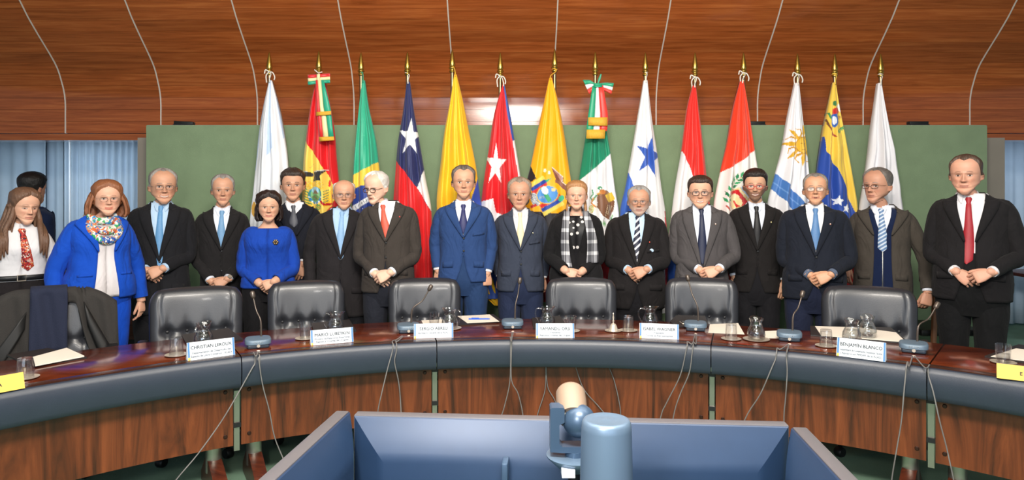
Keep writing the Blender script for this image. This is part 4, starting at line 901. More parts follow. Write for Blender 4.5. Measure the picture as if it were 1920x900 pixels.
            quadstrip('fringe', [(1103, 220), (1103, 235)], [(1139, 220), (1139, 236)], M_['fringe'], -.145, 3, .006); quadstrip('fringe', [(1100, 243), (1099, 260)], [(1135, 243), (1134, 260)], M_['fringe'], -.14, 3, .006)
            quadstrip('bow_knot', [(1113, 156), (1113, 163)], [(1129, 156), (1129, 163)], rm(cols[0]), -.14, 4)
            b = MB(); b.tube([L(1121, 157, .03), L(1124, 148, .03), L(1127, 139, .03)], [.006, .012, .007], 6); b.build('tie_cord', rm(cols[0]), t)

# ------------------------------------------------------------------ people
def sgnpow(v, e): return np.sign(v)*np.abs(v)**e
def ring(phi, a, bf, bb, n=2.3, yc=0.):
    c = np.cos(phi); s = np.sin(phi); b = np.where(c > 0, bf, bb)
    return a*sgnpow(s, 2/n), yc-b*sgnpow(c, 2/n)
M_['skin'] = attr_mat('skin', .5, sss=.12, spec=.35)
HAIRM = {}
def hair_mat(c, shine=.45):
    if c not in HAIRM: HAIRM[c] = mat('hair_'+c[1:], c, shine, bump=.55, bscale=230, vary=.4, vscale=120, stretch=(1, 1, .18))
    return HAIRM[c]
CLOTH = {}
def add_folds(m, strength):
    n, l = m.node_tree.nodes, m.node_tree.links; b = n['Principled BSDF']; src = b.inputs['Normal'].links[0].from_socket if b.inputs['Normal'].links else None
    tc = n.new('ShaderNodeTexCoord'); mp = n.new('ShaderNodeMapping'); mp.inputs['Scale'].default_value = (1.6, 1.6, .8); mp.inputs['Rotation'].default_value = (0, .5, 0); l.new(tc.outputs['Object'], mp.inputs[0])
    t = n.new('ShaderNodeTexNoise'); t.inputs['Scale'].default_value = 6.5; t.inputs['Detail'].default_value = 2.5; t.inputs['Distortion'].default_value = 1.2; l.new(mp.outputs[0], t.inputs['Vector'])
    bp = n.new('ShaderNodeBump'); bp.inputs['Strength'].default_value = strength; bp.inputs['Distance'].default_value = .03; l.new(t.outputs['Fac'], bp.inputs['Height'])
    if src: l.new(src, bp.inputs['Normal'])
    l.new(bp.outputs[0], b.inputs['Normal'])
def cloth_mat(c, kind='suit'):
    k = (c, kind)
    if k not in CLOTH:
        if kind == 'suit': m = mat('suit_'+c[1:], c, .85, bump=.30, bscale=420, vary=.10, vscale=14, sheen=.03, spec=.22)
        elif kind == 'shirt': m = mat('shirt_'+c[1:], c, .8, bump=.08, bscale=300, spec=.2)
        elif kind == 'knit': m = mat('knit_'+c[1:], c, .95, bump=.4, bscale=260, sheen=.2, spec=.15)
        else: m = mat('silk_'+c[1:], c, .5, bump=.15, bscale=700, vary=.12, vscale=60)
        if kind in ('suit', 'shirt'): add_folds(m, .55 if kind == 'suit' else .35)
        CLOTH[k] = m
    return CLOTH[k]
def stripe_mat(name, c0, c1, freq, w=.5, ang=.75, c2=None):
    m, n, l, b = new_mat(name); tc = n.new('ShaderNodeTexCoord'); mp = n.new('ShaderNodeMapping'); mp.inputs['Rotation'].default_value = (0, ang, 0)
    l.new(tc.outputs['Object'], mp.inputs[0]); sx = n.new('ShaderNodeSeparateXYZ'); l.new(mp.outputs[0], sx.inputs[0])
    mu = n.new('ShaderNodeMath'); mu.operation = 'MULTIPLY'; mu.inputs[1].default_value = freq; l.new(sx.outputs['Z'], mu.inputs[0])
    fr = n.new('ShaderNodeMath'); fr.operation = 'FRACT'; l.new(mu.outputs[0], fr.inputs[0])
    r = n.new('ShaderNodeValToRGB'); r.color_ramp.interpolation = 'CONSTANT'; e = r.color_ramp.elements; e[0].position = 0; e[0].color = c4(c0); e[1].position = w; e[1].color = c4(c1)
    if c2: x = e.new(.8); x.color = c4(c2)
    l.new(fr.outputs[0], r.inputs[0]); l.new(r.outputs[0], b.inputs['Base Color']); b.inputs['Roughness'].default_value = .55; return m
def patches_mat(name, cols, scale):
    m, n, l, b = new_mat(name); tc = n.new('ShaderNodeTexCoord'); v = n.new('ShaderNodeTexVoronoi'); v.inputs['Scale'].default_value = scale
    ns = n.new('ShaderNodeTexNoise'); ns.inputs['Scale'].default_value = scale*.8; va = n.new('ShaderNodeMixRGB'); va.inputs[0].default_value = .12
    l.new(tc.outputs['Object'], ns.inputs['Vector']); l.new(tc.outputs['Object'], va.inputs[1]); l.new(ns.outputs['Color'], va.inputs[2]); l.new(va.outputs[0], v.inputs['Vector'])
    sp = n.new('ShaderNodeSeparateColor'); l.new(v.outputs['Color'], sp.inputs[0])
    r = n.new('ShaderNodeValToRGB'); r.color_ramp.interpolation = 'CONSTANT'; e = r.color_ramp.elements
    e[0].position = 0; e[0].color = c4(cols[0]); e[1].position = 1/len(cols); e[1].color = c4(cols[1])
    for i in range(2, len(cols)): x = e.new(i/len(cols)); x.color = c4(cols[i])
    l.new(sp.outputs[0], r.inputs[0]); l.new(r.outputs[0], b.inputs['Base Color']); b.inputs['Roughness'].default_value = .6; return m
def plaid_mat(name):
    m, n, l, b = new_mat(name); tc = n.new('ShaderNodeTexCoord'); sx = n.new('ShaderNodeSeparateXYZ'); l.new(tc.outputs['Object'], sx.inputs[0]); outs = []
    for ax, f, o in (('X', 14., .1), ('Z', 11., .35), ('X', 28., .6), ('Z', 22., .2)):
        mu = n.new('ShaderNodeMath'); mu.operation = 'MULTIPLY_ADD'; mu.inputs[1].default_value = f; mu.inputs[2].default_value = o; l.new(sx.outputs[ax], mu.inputs[0])
        fr = n.new('ShaderNodeMath'); fr.operation = 'FRACT'; l.new(mu.outputs[0], fr.inputs[0])
        lt = n.new('ShaderNodeMath'); lt.operation = 'LESS_THAN'; lt.inputs[1].default_value = .30 if f < 20 else .12; l.new(fr.outputs[0], lt.inputs[0]); outs.append(lt)
    def add(a, c):
        q = n.new('ShaderNodeMath'); q.operation = 'ADD'; l.new(a.outputs[0], q.inputs[0]); l.new(c.outputs[0], q.inputs[1]); return q
    s = add(add(outs[0], outs[1]), outs[2]); dv = n.new('ShaderNodeMath'); dv.operation = 'DIVIDE'; dv.inputs[1].default_value = 3.01; l.new(s.outputs[0], dv.inputs[0])
    r = n.new('ShaderNodeValToRGB'); r.color_ramp.interpolation = 'CONSTANT'; e = r.color_ramp.elements; e[0].position = 0; e[0].color = c4('#4b4b50'); e[1].position = .3; e[1].color = c4('#8f8f94'); x = e.new(.6); x.color = c4('#d9d8d8')
    l.new(dv.outputs[0], r.inputs[0]); l.new(r.outputs[0], b.inputs['Base Color']); b.inputs['Roughness'].default_value = .9; return m
def dots_mat(name, c0, c1, scale):
    m, n, l, b = new_mat(name); tc = n.new('ShaderNodeTexCoord'); v = n.new('ShaderNodeTexVoronoi'); v.inputs['Scale'].default_value = scale; v.inputs['Randomness'].default_value = .6
    l.new(tc.outputs['Object'], v.inputs['Vector']); lt = n.new('ShaderNodeMath'); lt.operation = 'LESS_THAN'; lt.inputs[1].default_value = .33; l.new(v.outputs['Distance'], lt.inputs[0])
    mx = n.new('ShaderNodeMix'); mx.data_type = 'RGBA'; mx.inputs['A'].default_value = c4(c0); mx.inputs['B'].default_value = c4(c1); l.new(lt.outputs[0], mx.inputs['Factor']); l.new(mx.outputs['Result'], b.inputs['Base Color']); b.inputs['Roughness'].default_value = .6; return m

# ---- hand templates (person's left hand, hanging: fingers -Z, back -Y, thumb -X), wrist at the origin
def make_hand(curl, spread=.0, thumb=(.5, .35), name='hand'):
    b = MB(); rings = []
    for z, w, t, y in ((.03, .026, .020, 0), (0, .026, .019, 0), (-.02, .031, .018, .000), (-.05, .039, .0165, .000), (-.075, .041, .0150, -.001), (-.092, .040, .012, -.001), (-.099, .036, .007, 0)):
        rings.append([(w*sgnpow(np.cos(a), .75), y+t*sgnpow(np.sin(a), .8), z) for a in np.linspace(0, 2*PI, 17)[:-1]])
    b.loft(rings, True, True, True)
    fl = [(.046, .028, .022, .0092), (.050, .031, .023, .0095), (.046, .029, .022, .0090), (.036, .021, .019, .0080)]
    for i, (l1, l2, l3, r) in enumerate(fl):
        x = -.030+.0200*i; p = Vector((x, -.001, -.086 if i < 3 else -.080)); c = curl[i] if hasattr(curl[0], '__len__') else curl
        ang = 0; yaw = (-.5+i/3)*spread*2; pts = [p+Vector((0, 0, .02)), p]; rr = [r*1.02, r*1.08]
        for k, (L, a) in enumerate(zip((l1, l2, l3), c)):
            ang += math.radians(a); d = Vector((math.sin(yaw), math.sin(ang), -math.cos(ang))); d.normalize()
            p = p+d*L; pts.append(p-d*L*.5); rr.append(r*(1-.08*k-.06)); pts.append(p); rr.append(r*(1.0-.09*(k+1)) if k < 2 else r*.72)
        d = (pts[-1]-pts[-2]).normalized(); pts.append(pts[-1]+d*.004); rr.append(r*.4)
        b.tube(pts, rr, 10)
    t0 = Vector((-.020, .004, -.022)); a, c = thumb
    d1 = Vector((-math.sin(a), .35*c+.15, -math.cos(a))).normalized(); p1 = t0+d1*.042; d2 = Vector((-math.sin(a*.55), .5*c+.15, -math.cos(a*.55))).normalized(); p2 = p1+d2*.032; d3 = Vector((-math.sin(a*.2), .6*c+.15, -math.cos(a*.2))).normalized(); p3 = p2+d3*.026
    b.tube([t0, (t0+p1)/2, p1, (p1+p2)/2, p2, (p2+p3)/2, p3, p3+d3*.004], [.017, .0155, .0125, .0108, .0112, .0105, .0075, .004], 10)
    o = b.build(name, M_['skin']); r = o.modifiers.new('r', 'REMESH'); r.mode = 'VOXEL'; r.voxel_size = .0026; sm = o.modifiers.new('s', 'SMOOTH'); sm.factor = .5; sm.iterations = 2
    bpy.context.view_layer.update(); dg = bpy.context.evaluated_depsgraph_get(); me = bpy.data.meshes.new_from_object(o.evaluated_get(dg))
    V = np.zeros(len(me.vertices)*3, np.float32); me.vertices.foreach_get('co', V); Fc = [tuple(p.vertices) for p in me.polygons]
    bpy.data.objects.remove(o); bpy.data.meshes.remove(me); return V.reshape(-1, 3).astype(float), Fc
HANDS = {'relaxed': make_hand([(18, 28, 18), (24, 32, 20), (28, 34, 22), (32, 34, 22)], .05, (.35, .5)),
         'fist': make_hand([(55, 80, 40), (60, 85, 40), (62, 85, 40), (62, 80, 40)], 0, (.35, 1.2)),
         'over': make_hand([(38, 34, 24), (42, 38, 26), (46, 40, 28), (50, 42, 28)], .06, (.55, .2)),
         'under': make_hand([(28, 24, 14), (30, 28, 16), (34, 30, 18), (38, 32, 18)], .06, (.45, .7))}

# ---- head
NC = 132
def head_base():
    t = np.linspace(-PI, PI, NC+1)[:-1]; phi = t-.50*np.sin(t)
    zr = np.r_[np.arange(0, .66, .0098), .66+.34*np.sin(np.linspace(0, PI/2, 18)[1:])]
    return phi, zr
PHI, ZR = head_base()
zk = [0, .05, .10, .17, .22, .28, .33, .45, .5, .57, .7, .82, .9, .96, 1.0]
fk = [.072, .083, .0865, .082, .0855, .0855, .086, .088, .087, .093, .0945, .086, .066, .042, .0]
zb_ = [0, .1, .2, .32, .45, .58, .7, .82, .9, .96, 1.0]; bk_ = [.045, .050, .062, .082, .094, .101, .102, .092, .072, .046, 0]
zw = [0, .05, .12, .2, .3, .42, .55, .65, .76, .86, .93, .975, 1.0]; wk = [.036, .0475, .0555, .0620, .0665, .0705, .0745, .0765, .0755, .065, .048, .029, 0]
def gz(x, m, s): return np.exp(-((x-m)/s)**2)
def head_verts(sp):
    hh = sp['hh']; k = hh/.245; Z, PH = np.meshgrid(ZR, PHI, indexing='ij')
    f = hermite(zk, fk, ZR)[:, None]; bb = hermite(zb_, bk_, ZR)[:, None]; w = hermite(zw, wk, ZR)[:, None]*sp.get('hw', 1.0)*1.11
    jw = sp.get('jaw', 0.); w = w*(1+jw*gz(ZR, .14, .16)[:, None])
    x, y = ring(PH, w, f, bb, 1.98+.2*sstep(.35, .6, Z))
    front = np.clip(-y/.06, 0, 1)*(np.abs(PH) < PI*.62)
    d = np.zeros_like(x)
    nl = sp.get('nose', 1.0)
    ridge = sstep(.60, .38, Z)*(Z > .31); tipfall = sstep(.305, .35, Z)
    d += nl*(.005+.0225*sstep(.58, .365, Z))*sstep(.62, .54, Z)*tipfall*gz(x, 0, .0075+.004*sstep(.5, .37, Z))
    d += nl*.011*gz(np.abs(x), .0115, .006)*gz(Z, .355, .028)
    d -= .0085*gz(np.abs(x), .031, .014)*gz(Z, .49, .055)             # sockets
    d += .0055*gz(np.abs(x), .031, .0125)*gz(Z, .485, .026)            # eyeballs
    d += .0035*gz(np.abs(x), .028, .022)*gz(Z, .565, .022)             # brow
    d += .004*gz(np.abs(x), .042, .018)*gz(Z, .39, .07)*(1+sp.get('smile', 0))
    d += .004*gz(x, 0, .018)*gz(Z, .245, .018)+.0045*gz(x, 0, .016)*gz(Z, .195, .018)-.0030*gz(x, 0, .022)*gz(Z, .219-.0, .007)
    d -= .0025*gz(x, 0, .02)*gz(Z, .155, .02); d += .004*gz(x, 0, .018)*gz(Z, .08, .05)
    d -= .0018*gz(np.abs(x)-.020-.10*(.33-Z)*1.0, .004, .004)*sstep(.36, .31, Z)*sstep(.19, .24, Z)*(1+sp.get('smile', 0)*1.5+sp.get('age', 0))
    y = y-d*np.where(front > .25, 1, front*4)
    # ears
    em = np.exp(-(((np.abs(PH)-1.62)/.13)**4))*np.exp(-(((Z-.43)/.115)**4)); inner = np.exp(-(((np.abs(PH)-1.58)/.06)**2))*np.exp(-(((Z-.44)/.06)**2))
    x = x+np.sign(x)*(.019*em-.010*inner)*sp.get('ear', 1.); y = y+.008*em
    z = (Z+.20*np.clip(1-Z/.42, 0, 1)**1.2*sstep(.25, 1.55, np.abs(PH)))*.245
    V = np.stack([x, y, z], -1)*k
    return V, x, y, Z, PH
def skin_cols(sp, x, y, Z, PH):
    base = np.array(srgb(sp['skin'])); C = np.tile(base, x.shape+(1,)); fr = (y < -.02)
    def mix(m, col, a=1.):
        m = np.clip(m*a, 0, 1)[..., None]; C[:] = C*(1-m)+np.array(srgb(col) if isinstance(col, str) else col)*m
    mix(gz(np.abs(x), .040, .018)*gz(Z, .36, .07)*fr, base*np.array([1.02, .74, .70]), .45)
    mix(gz(x, 0, .013)*gz(Z, .35, .05)*fr, base*np.array([1., .76, .70]), .35)
    mix(np.exp(-(((np.abs(PH)-1.62)/.14)**4))*np.exp(-(((Z-.43)/.12)**4)), base*np.array([1., .78, .72]), .5)
    mix(gz(np.abs(x), .031, .015)*gz(Z, .475, .035)*fr, base*np.array([.70, .60, .56]), .5)
    if sp.get('age', 0):
        mix(gz(np.abs(x), .031, .016)*gz(Z, .435, .012)*fr, base*.66, .5*sp['age'])
        for zl in (.66, .70, .74): mix(gz(Z, zl+.01*np.cos(x*60), .006)*sstep(.05, .03, np.abs(x))*fr, base*.7, .35*sp['age'])
    sm = max(.3, sp.get('smile', 0)); zc = .219+sm*(np.abs(x)/.025)**2*.035-sm*.008
    mw = .023+.006*sm; inm = sstep(mw, mw-.004, np.abs(x))*fr
    bd = sp.get('beard')
    if bd:
        col, strength = bd; jawm = sstep(.30, .22, Z-.42*np.clip(np.abs(x)-.022, 0, .06)/.06*.55)*sstep(2.0, 1.7, np.abs(PH))
        mus = gz(Z, .275, .030)*sstep(.036, .028, np.abs(x)); mix(np.clip(jawm+mus, 0, 1)*(y < .03), col, strength)
    lip = sp.get('lips', '#a8645a')
    mix(inm*gz(Z, zc+.018, .017), lip, .6); mix(inm*gz(Z, zc-.020, .018), lip, .65)
    if sp.get('teeth'): mix(sstep(mw-.002, mw-.007, np.abs(x))*fr*np.exp(-((Z-zc)/.0105)**4), '#e8e2da', 1.)
    else: mix(inm*gz(Z, zc, .0055), '#5e2f26', .75)
    if sp.get('open'): mix(sstep(.013, .009, np.abs(x))*fr*np.exp(-((Z-zc)/.018)**4), '#4a1f1c', .9)
    mix(gz(np.abs(x), .0065, .0032)*gz(Z, .328, .012)*fr, '#5e3228', .75)
    ex = np.abs(x)-.0315; ez = Z-.488-(.006 if sp.get('down') is None else -.006)
    op = sp.get('eyeopen', 1.); hgt = (.0235*op)*np.sqrt(np.clip(1-(ex/.0145)**2, 0, 1))
    ins = (np.abs(ez) < hgt) & fr & (np.abs(ex) < .0145)
    mix(ins*1., '#cdbfb6', .85)
    ir = (ex-(sp.get('gaze', 0))*np.sign(x))**2/.0054**2+(ez-.002)**2/.0225**2 < 1
    mix((ir & ins)*1., sp.get('iris', '#2a1a12'), 1.)
    mix(gz(ez, hgt+.004, .0085)*(np.abs(ex) < .0155)*fr, '#2b1712' if not sp.get('fem') else '#150c0a', .85); mix(gz(ez, -hgt-.004, .006)*(np.abs(ex) < .0145)*fr, '#4a2a20', .45)
    mix(gz(ez, hgt+.028, .006)*(np.abs(ex) < .016)*fr, base*.62, .5)
    bx = np.abs(x); zb2 = .586+.010*np.sin(np.clip((bx-.014)/.036, 0, 1)*PI)-.008*np.clip((bx-.03)/.02, 0, 1)
    mix(gz(Z, zb2, .0135 if not sp.get('fem') else .008)*sstep(.012, .018, bx)*sstep(.052, .043, bx)*fr, sp.get('brow', sp['hair']), .85)
    return C
def hairline(sp):
    st = sp['style']; a = np.abs(PHI)
    if st == 'bald':   xs, ys = [0, .9, 1.15, 1.32, 1.5, 1.75, 2.0, PI], [1.2, 1.15, .95, .62, .50, .52, .30, .14]
    elif st == 'rec':  xs, ys = [0, .45, .75, 1.0, 1.25, 1.45, 1.72, 2.0, PI], [.87, .92, .90, .80, .58, .44, .52, .28, .12]
    elif st == 'high': xs, ys = [0, .5, .8, 1.05, 1.3, 1.45, 1.72, 2.0, PI], [.93, .96, .93, .78, .58, .46, .52, .28, .12]
    elif st == 'full': xs, ys = [0, .5, .8, 1.0, 1.2, 1.40, 1.72, 2.0, PI], [.79, .80, .78, .72, .62, .47, .53, .26, .08]
    elif st == 'pull': xs, ys = [0, .5, .9, 1.2, 1.5, 1.75, 2.0, PI], [.83, .82, .74, .60, .48, .56, .40, .12]
    else:              xs, ys = [0, .12, .5, .8, 1.05, 1.3, 1.6, PI], [.86, .84, .78, .68, .55, .30, .15, .02]
    return np.interp(a, xs, ys)
def build_person(sp):
    D = sp['D']; s = F/D; px = sp['bx']; hp = sp['hp']            # hp: (head px, top py, chin py)
    H = Zz(hp[1], D); zch = Zz(hp[2], D); hh = H-zch; sp['hh'] = hh*(.985 if sp['style'] not in ('bald',) else .99)
    w = sp.get('w', 1.); zs = Zz(sp['sh'], D) if 'sh' in sp else zch-.105
    zhem = Zz(sp['hem'], D); kz = (zs-zhem)/.56; fem = sp.get('fem')
    face = math.atan2(CX-px, F); yaw = sp.get('yaw', 0.)+(.8*face if not sp.get('raw') else 0.); hdx = X(hp[0], D)-X(px, D)
    R = Matrix.Rotation(yaw, 3, 'Z'); off = R.inverted() @ Vector((hdx, 0, 0))
    hyaw, hpit, hrol = sp.get('head', (0, 0, 0)); hyaw += (0 if sp.get('raw') else face)-yaw
    belly = sp.get('belly', 0.)
    # torso table
    tz = np.array([.80, .86, .93, 1.0, 1.10, 1.20, 1.30, 1.37, 1.405, 1.428, 1.448, 1.468, 1.485, 1.505])
    ta = np.array([.187, .190, .187, .181, .171, .176, .186, .191, .194, .191, .176, .140, .104, .081])*w
    if fem: ta = np.array([.190, .196, .192, .180, .158, .162, .172, .172, .169, .164, .148, .118, .088, .070])*w
    tf = np.array([.122, .126, .124, .121, .119, .122, .126, .120, .108, .096, .082, .070, .062, .058])*(.6+.4*w)
    if fem: tf = np.array([.118, .120, .116, .108, .104, .118, .138, .122, .104, .090, .078, .066, .058, .054])*(.6+.4*w)
    tb = np.array([.118, .124, .120, .112, .104, .108, .116, .112, .104, .096, .088, .080, .074, .068])*(.6+.4*w)
    bel = gz(tz, 1.03, .17)*belly; ta = ta+bel*.45; tf = tf+bel
    Zt = np.where(tz > 1.42, zs+(tz-1.42)*sp.get('ksh', .92), zs+(tz-1.42)*kz)
    neckz = zs+.085*sp.get('ksh', .92)
    def A(z): return hermite(Zt, ta, z)
    def BF(z): return hermite(Zt, tf, z)
    def BB(z): return hermite(Zt, tb, z)
    nexp = 2.5
    def yfront(x, z, sc=1.):
        a = A(z)*sc; return -BF(z)*sc*np.power(np.clip(1-np.power(np.clip(np.abs(x)/a, 0, .999), nexp), 0, 1), 1/nexp)
    # ---------------- body: head, neck, trunk as one loft, limbs joined to it
    HV, hx_, hy_, hZ, hP = head_verts(sp); HC = skin_cols(sp, hx_, hy_, hZ, hP); k = sp['hh']/.245
    piv = Vector((0, .02*k, .03*k)); hM = Matrix.Rotation(hyaw, 3, 'Z') @ Matrix.Rotation(hrol, 3, 'Y') @ Matrix.Rotation(hpit, 3, 'X')
    base = Vector((off.x, off.y-.020, zch))
    hM4 = Matrix.Translation(base) @ Matrix.Translation(piv) @ hM.to_4x4() @ Matrix.Translation(-piv)
    hMn = np.array(hM4)
    def toh(V): return V @ hMn[:3, :3].T+hMn[:3, 3]
    hv = toh(HV.reshape(-1, 3)).reshape(HV.shape)
    b = MB(); rings = []; cols = []
    sk = np.array(srgb(sp['skin']))
    nr = .052*k*sp.get('neck', 1.0 if not fem else .86)
    zl = np.linspace(zhem+.06, neckz-.02, 14); zl = zl[zl < neckz-.03]
    for z in zl:
        sc = .84*min(1, max(.55, (neckz+.02-z)/.12)) if z > neckz-.10 else .84
        x, y = ring(PHI, max(A(z)*sc, nr), max(BF(z)*sc, nr), max(BB(z)*sc, nr), 2.3); rings.append(np.c_[x, y, np.full(NC, z)]); cols.append(np.tile(sk, (NC, 1)))
    n0 = np.array([off.x*.45, .006, neckz-.012]); n1 = np.array(hM4 @ Vector((0, .010*k, .025*k)))
    for f in np.linspace(0, 1, 6):
        c = n0+(n1-n0)*f; r = nr*(1.08-.10*f)
        x, y = ring(PHI, r, r, r*1.06, 2.1); rings.append(np.c_[x+c[0], y+c[1], np.full(NC, c[2])]); cols.append(np.tile(sk*.97, (NC, 1)))
    for i in range(len(ZR)): rings.append(hv[i]); cols.append(HC[i])
    b.loft(rings, True, True, True); C = [np.concatenate(cols)]
    nt = 14*NC if len(zl) == 14 else len(zl)*NC; TV = np.array(b.v[:nt])
    def join(o):                                   # ties a limb into the trunk's surface
        j = int(np.argmin(((TV-np.array(b.v[o]))**2).sum(1))); b.f.append((j, o, o+1)); b.m.append(0)
    # legs
    hipz = zhem+.05
    leg_out = []
    for sx in (-1, 1):
        fx = sx*.085*w; pth = [(sx*.075*w, .01, hipz+.06), (sx*.09*w, 0, hipz-.10), (fx*1.02, -.005, hipz*.55), (fx, .01, hipz*.3), (fx, .015, .09)]
        leg_out.append(pth); o = len(b.v); r = b.tube(pth, [.075*w, .078*w, .056, .05, .036], 14); nv = len(b.v)-o; C.append(np.tile(sk, (nv, 1)))
        join(o)
    # arms
    arms = []; Hs = H*sp.get('armk', 1.0)
    for sx, key in ((-1, 'R'), (1, 'L')):               # image left = person's right
        ap = sp['arm'+key]; S = Vector((sx*(A(zs-.02)-.032), .008, zs-.040))
        Wp = P(ap['w'][0], ap['w'][1], D); Wl = R.inverted() @ Vector((Wp.x-X(px, D), 0, 0)); yw = ap.get('y', -.02)
        Wt = Vector((Wl.x, yw, Wp.z))
        Wt = Vector((((Wp.x-X(px, D))+yw*math.sin(yaw))/math.cos(yaw) if abs(yaw) < 1.2 else -(Wp.x-X(px, D)), yw, Wp.z))
        L1, L2 = .165*H, .148*H; d = (Wt-S).length; q = (d/.975 if not ap.get('clasp') else max(d*1.03, min(L1+L2, d*1.22)))/(L1+L2); L1 *= q; L2 *= q
        if d > .992*(L1+L2): q = d/(.992*(L1+L2)); L1 *= q; L2 *= q
        a1 = (L1*L1-L2*L2+d*d)/(2*d); hgt = math.sqrt(max(0, L1*L1-a1*a1)); u = (Wt-S)/d
        pole = Vector(ap.get('pole', (sx*.75, .75, -.25))); pole = (pole-u*pole.dot(u)).normalized(); E = S+u*a1+pole*hgt
        arms.append((sx, S, E, Wt, ap))
        fd = Vector(ap.get('f', (0, -.1, -1))).normalized(); bn = Vector(ap.get('n', (sx*.55, -.8, 0))); bn = (bn-fd*bn.dot(fd)).normalized()
        pth = spline([S+Vector((-sx*.05, 0, .005)), S, S.lerp(E, .5), E, E.lerp(Wt, .5), Wt, Wt+fd*.012], 26)
        o = len(b.v); b.tube(pth, [hermite([0, .2, .5, .8, 1], [.038, .042, .036, .031, .0255], i/26) for i in range(27)], 12); C.append(np.tile(sk, (len(b.v)-o, 1))); join(o)
        HVt, HF = HANDS[ap.get('hand', 'relaxed')]; hs = sp.get('hand', 1.0)*(1.04 if not fem else .9)
        V = HVt.copy()
        if sx < 0: V[:, 0] *= -1; HF = [tuple(reversed(f)) for f in HF]
        fxn = fd.cross(bn); M3 = np.array([[-fxn.x, -bn.x, -fd.x], [-fxn.y, -bn.y, -fd.y], [-fxn.z, -bn.z, -fd.z]])
        VV = (V*hs) @ M3.T+np.array(Wt); o = b.add(VV, HF)
        hc = np.tile(sk, (len(VV), 1)); tip = sstep(-.115, -.15, V[:, 2])[:, None]; hc = hc*(1-.25*tip)+hc*np.array([1.0, .78, .74])*.25*tip; C.append(hc); b.f.append((o-2, o-3, o)); b.m.append(0)
    loc = (X(px, D), D, 0)
    body = b.build('person', M_['skin'], None, smooth=180, loc=loc, colors=np.concatenate(C)); body.rotation_euler = (0, 0, yaw)
    tag(body, sp['label'], 'person')
    # ---------------- hair
    hm = hair_mat(sp['hair']); hl = hairline(sp); th = sp.get('hth', .014)
    m = sstep(0, .07, ZR[:, None]-hl[None, :])
    if sp['style'] == 'bald': m = m*sstep(.93, .82, ZR[:, None]+0*hl[None, :]+.15*sstep(2.2, 2.9, np.abs(PHI))[None, :]*0)
    c0 = np.array([0, .005, .13])*k; dirv = HV-c0; dirv /= np.linalg.norm(dirv, axis=-1, keepdims=True)
    tophat = 1+sp.get('vol', .4)*sstep(.7, 1.0, ZR)[:, None]
    nz = wob(HV, 70, sp['D']*3+px)*.0022+wob(HV*np.array([1, 1, .4]), 190, px)*.0012
    hvv = HV+dirv*(th*k*np.power(m, .6)*(.32+.68*sstep(.5, .85, ZR))[:, None]*tophat+nz*m*sp.get('messy', 1.)-.003*(1-m))[..., None]
    hvv = toh(hvv.reshape(-1, 3)).reshape(HV.shape)
    vid = -np.ones(m.shape, int); V = []; Fs = []
    def gv(i, j):
        if vid[i, j] < 0: vid[i, j] = len(V); V.append(hvv[i, j])
        return vid[i, j]
    for i in range(len(ZR)-1):
        for j in range(NC):
            j2 = (j+1) % NC
            if max(m[i, j], m[i+1, j], m[i, j2], m[i+1, j2]) > .02:
                if i == len(ZR)-2: Fs.append((gv(i, j), gv(i, j2), gv(i+1, 0)))
                else: Fs.append((gv(i, j), gv(i, j2), gv(i+1, j2), gv(i+1, j)))
    hb = MB(); hb.add(V, Fs)
    if 'curtain' in sp:                                # long hair hanging round the head and shoulders
        zb, wid, op = sp['curtain']; rows = []
        for z in np.linspace(.80, zb, 26):
            f = (.80-z)/(.80-zb); ph = np.linspace(op*(.75+.35*f), 2*PI-op*(.75+.35*f), 46)
            a = (.083+wid*math.sin(min(1, f*1.25)*PI*.55))*(1-.12*sstep(.85, 1, f)); bbk = (.105+.01*f)*(1-.1*f)
            if z < .1: bbk += .02*sstep(.1, -.5, z)
            x, y = ring(ph, a, .062, bbk, 2.1); lock = .004*np.sin(ph*13+3*z)+.0025*np.sin(ph*29+1)
            x = x*(1+lock/.08); y = y*(1+lock/.08)+.006
            rows.append(np.c_[x, y, np.full(46, z*.245)]*k)
        rows = np.array(rows); top = rows[:8]; rr = np.array([toh(r) for r in rows])
        if zb < -.1:                                     # long hair falls straight below the chin whatever the head does
            c_h = np.array(hM4 @ Vector((0, 0, 0)))
        hb2 = MB(); hb2.grid(list(rr)); o2 = hb2.build('hair_lengths', hm, body, smooth=180); solidify(o2, .012, 1)
        if zb < -.3:
            for sx in (-1, 1):
                for q in range(3):
                    pts = [np.array(hM4 @ (Vector((sx*(.072+.006*q), -.020+.03*q, .13))*k)), np.array(hM4 @ (Vector((sx*(.090+.006*q), -.035+.03*q, .04))*k)), np.array((base.x+sx*(.098+.012*q), base.y-.062+.03*q, zch-.035)), np.array((base.x+sx*(.100+.014*q), float(yfront(.1, zch-.11, 1.0))-.022, zch-.11)), np.array((base.x+sx*(.092+.018*q), float(yfront(.1, zch-.20-.02*q, 1.0))-.020, zch-.20-.02*q))]
                    lk = MB(); lk.tube(spline(pts, 22), [hermite([0, .25, .7, 1], [.012, .022, .022, .006], i/22) for i in range(23)], 10, flat=.8); lk.build('hair_lock', hm, body, smooth=180)
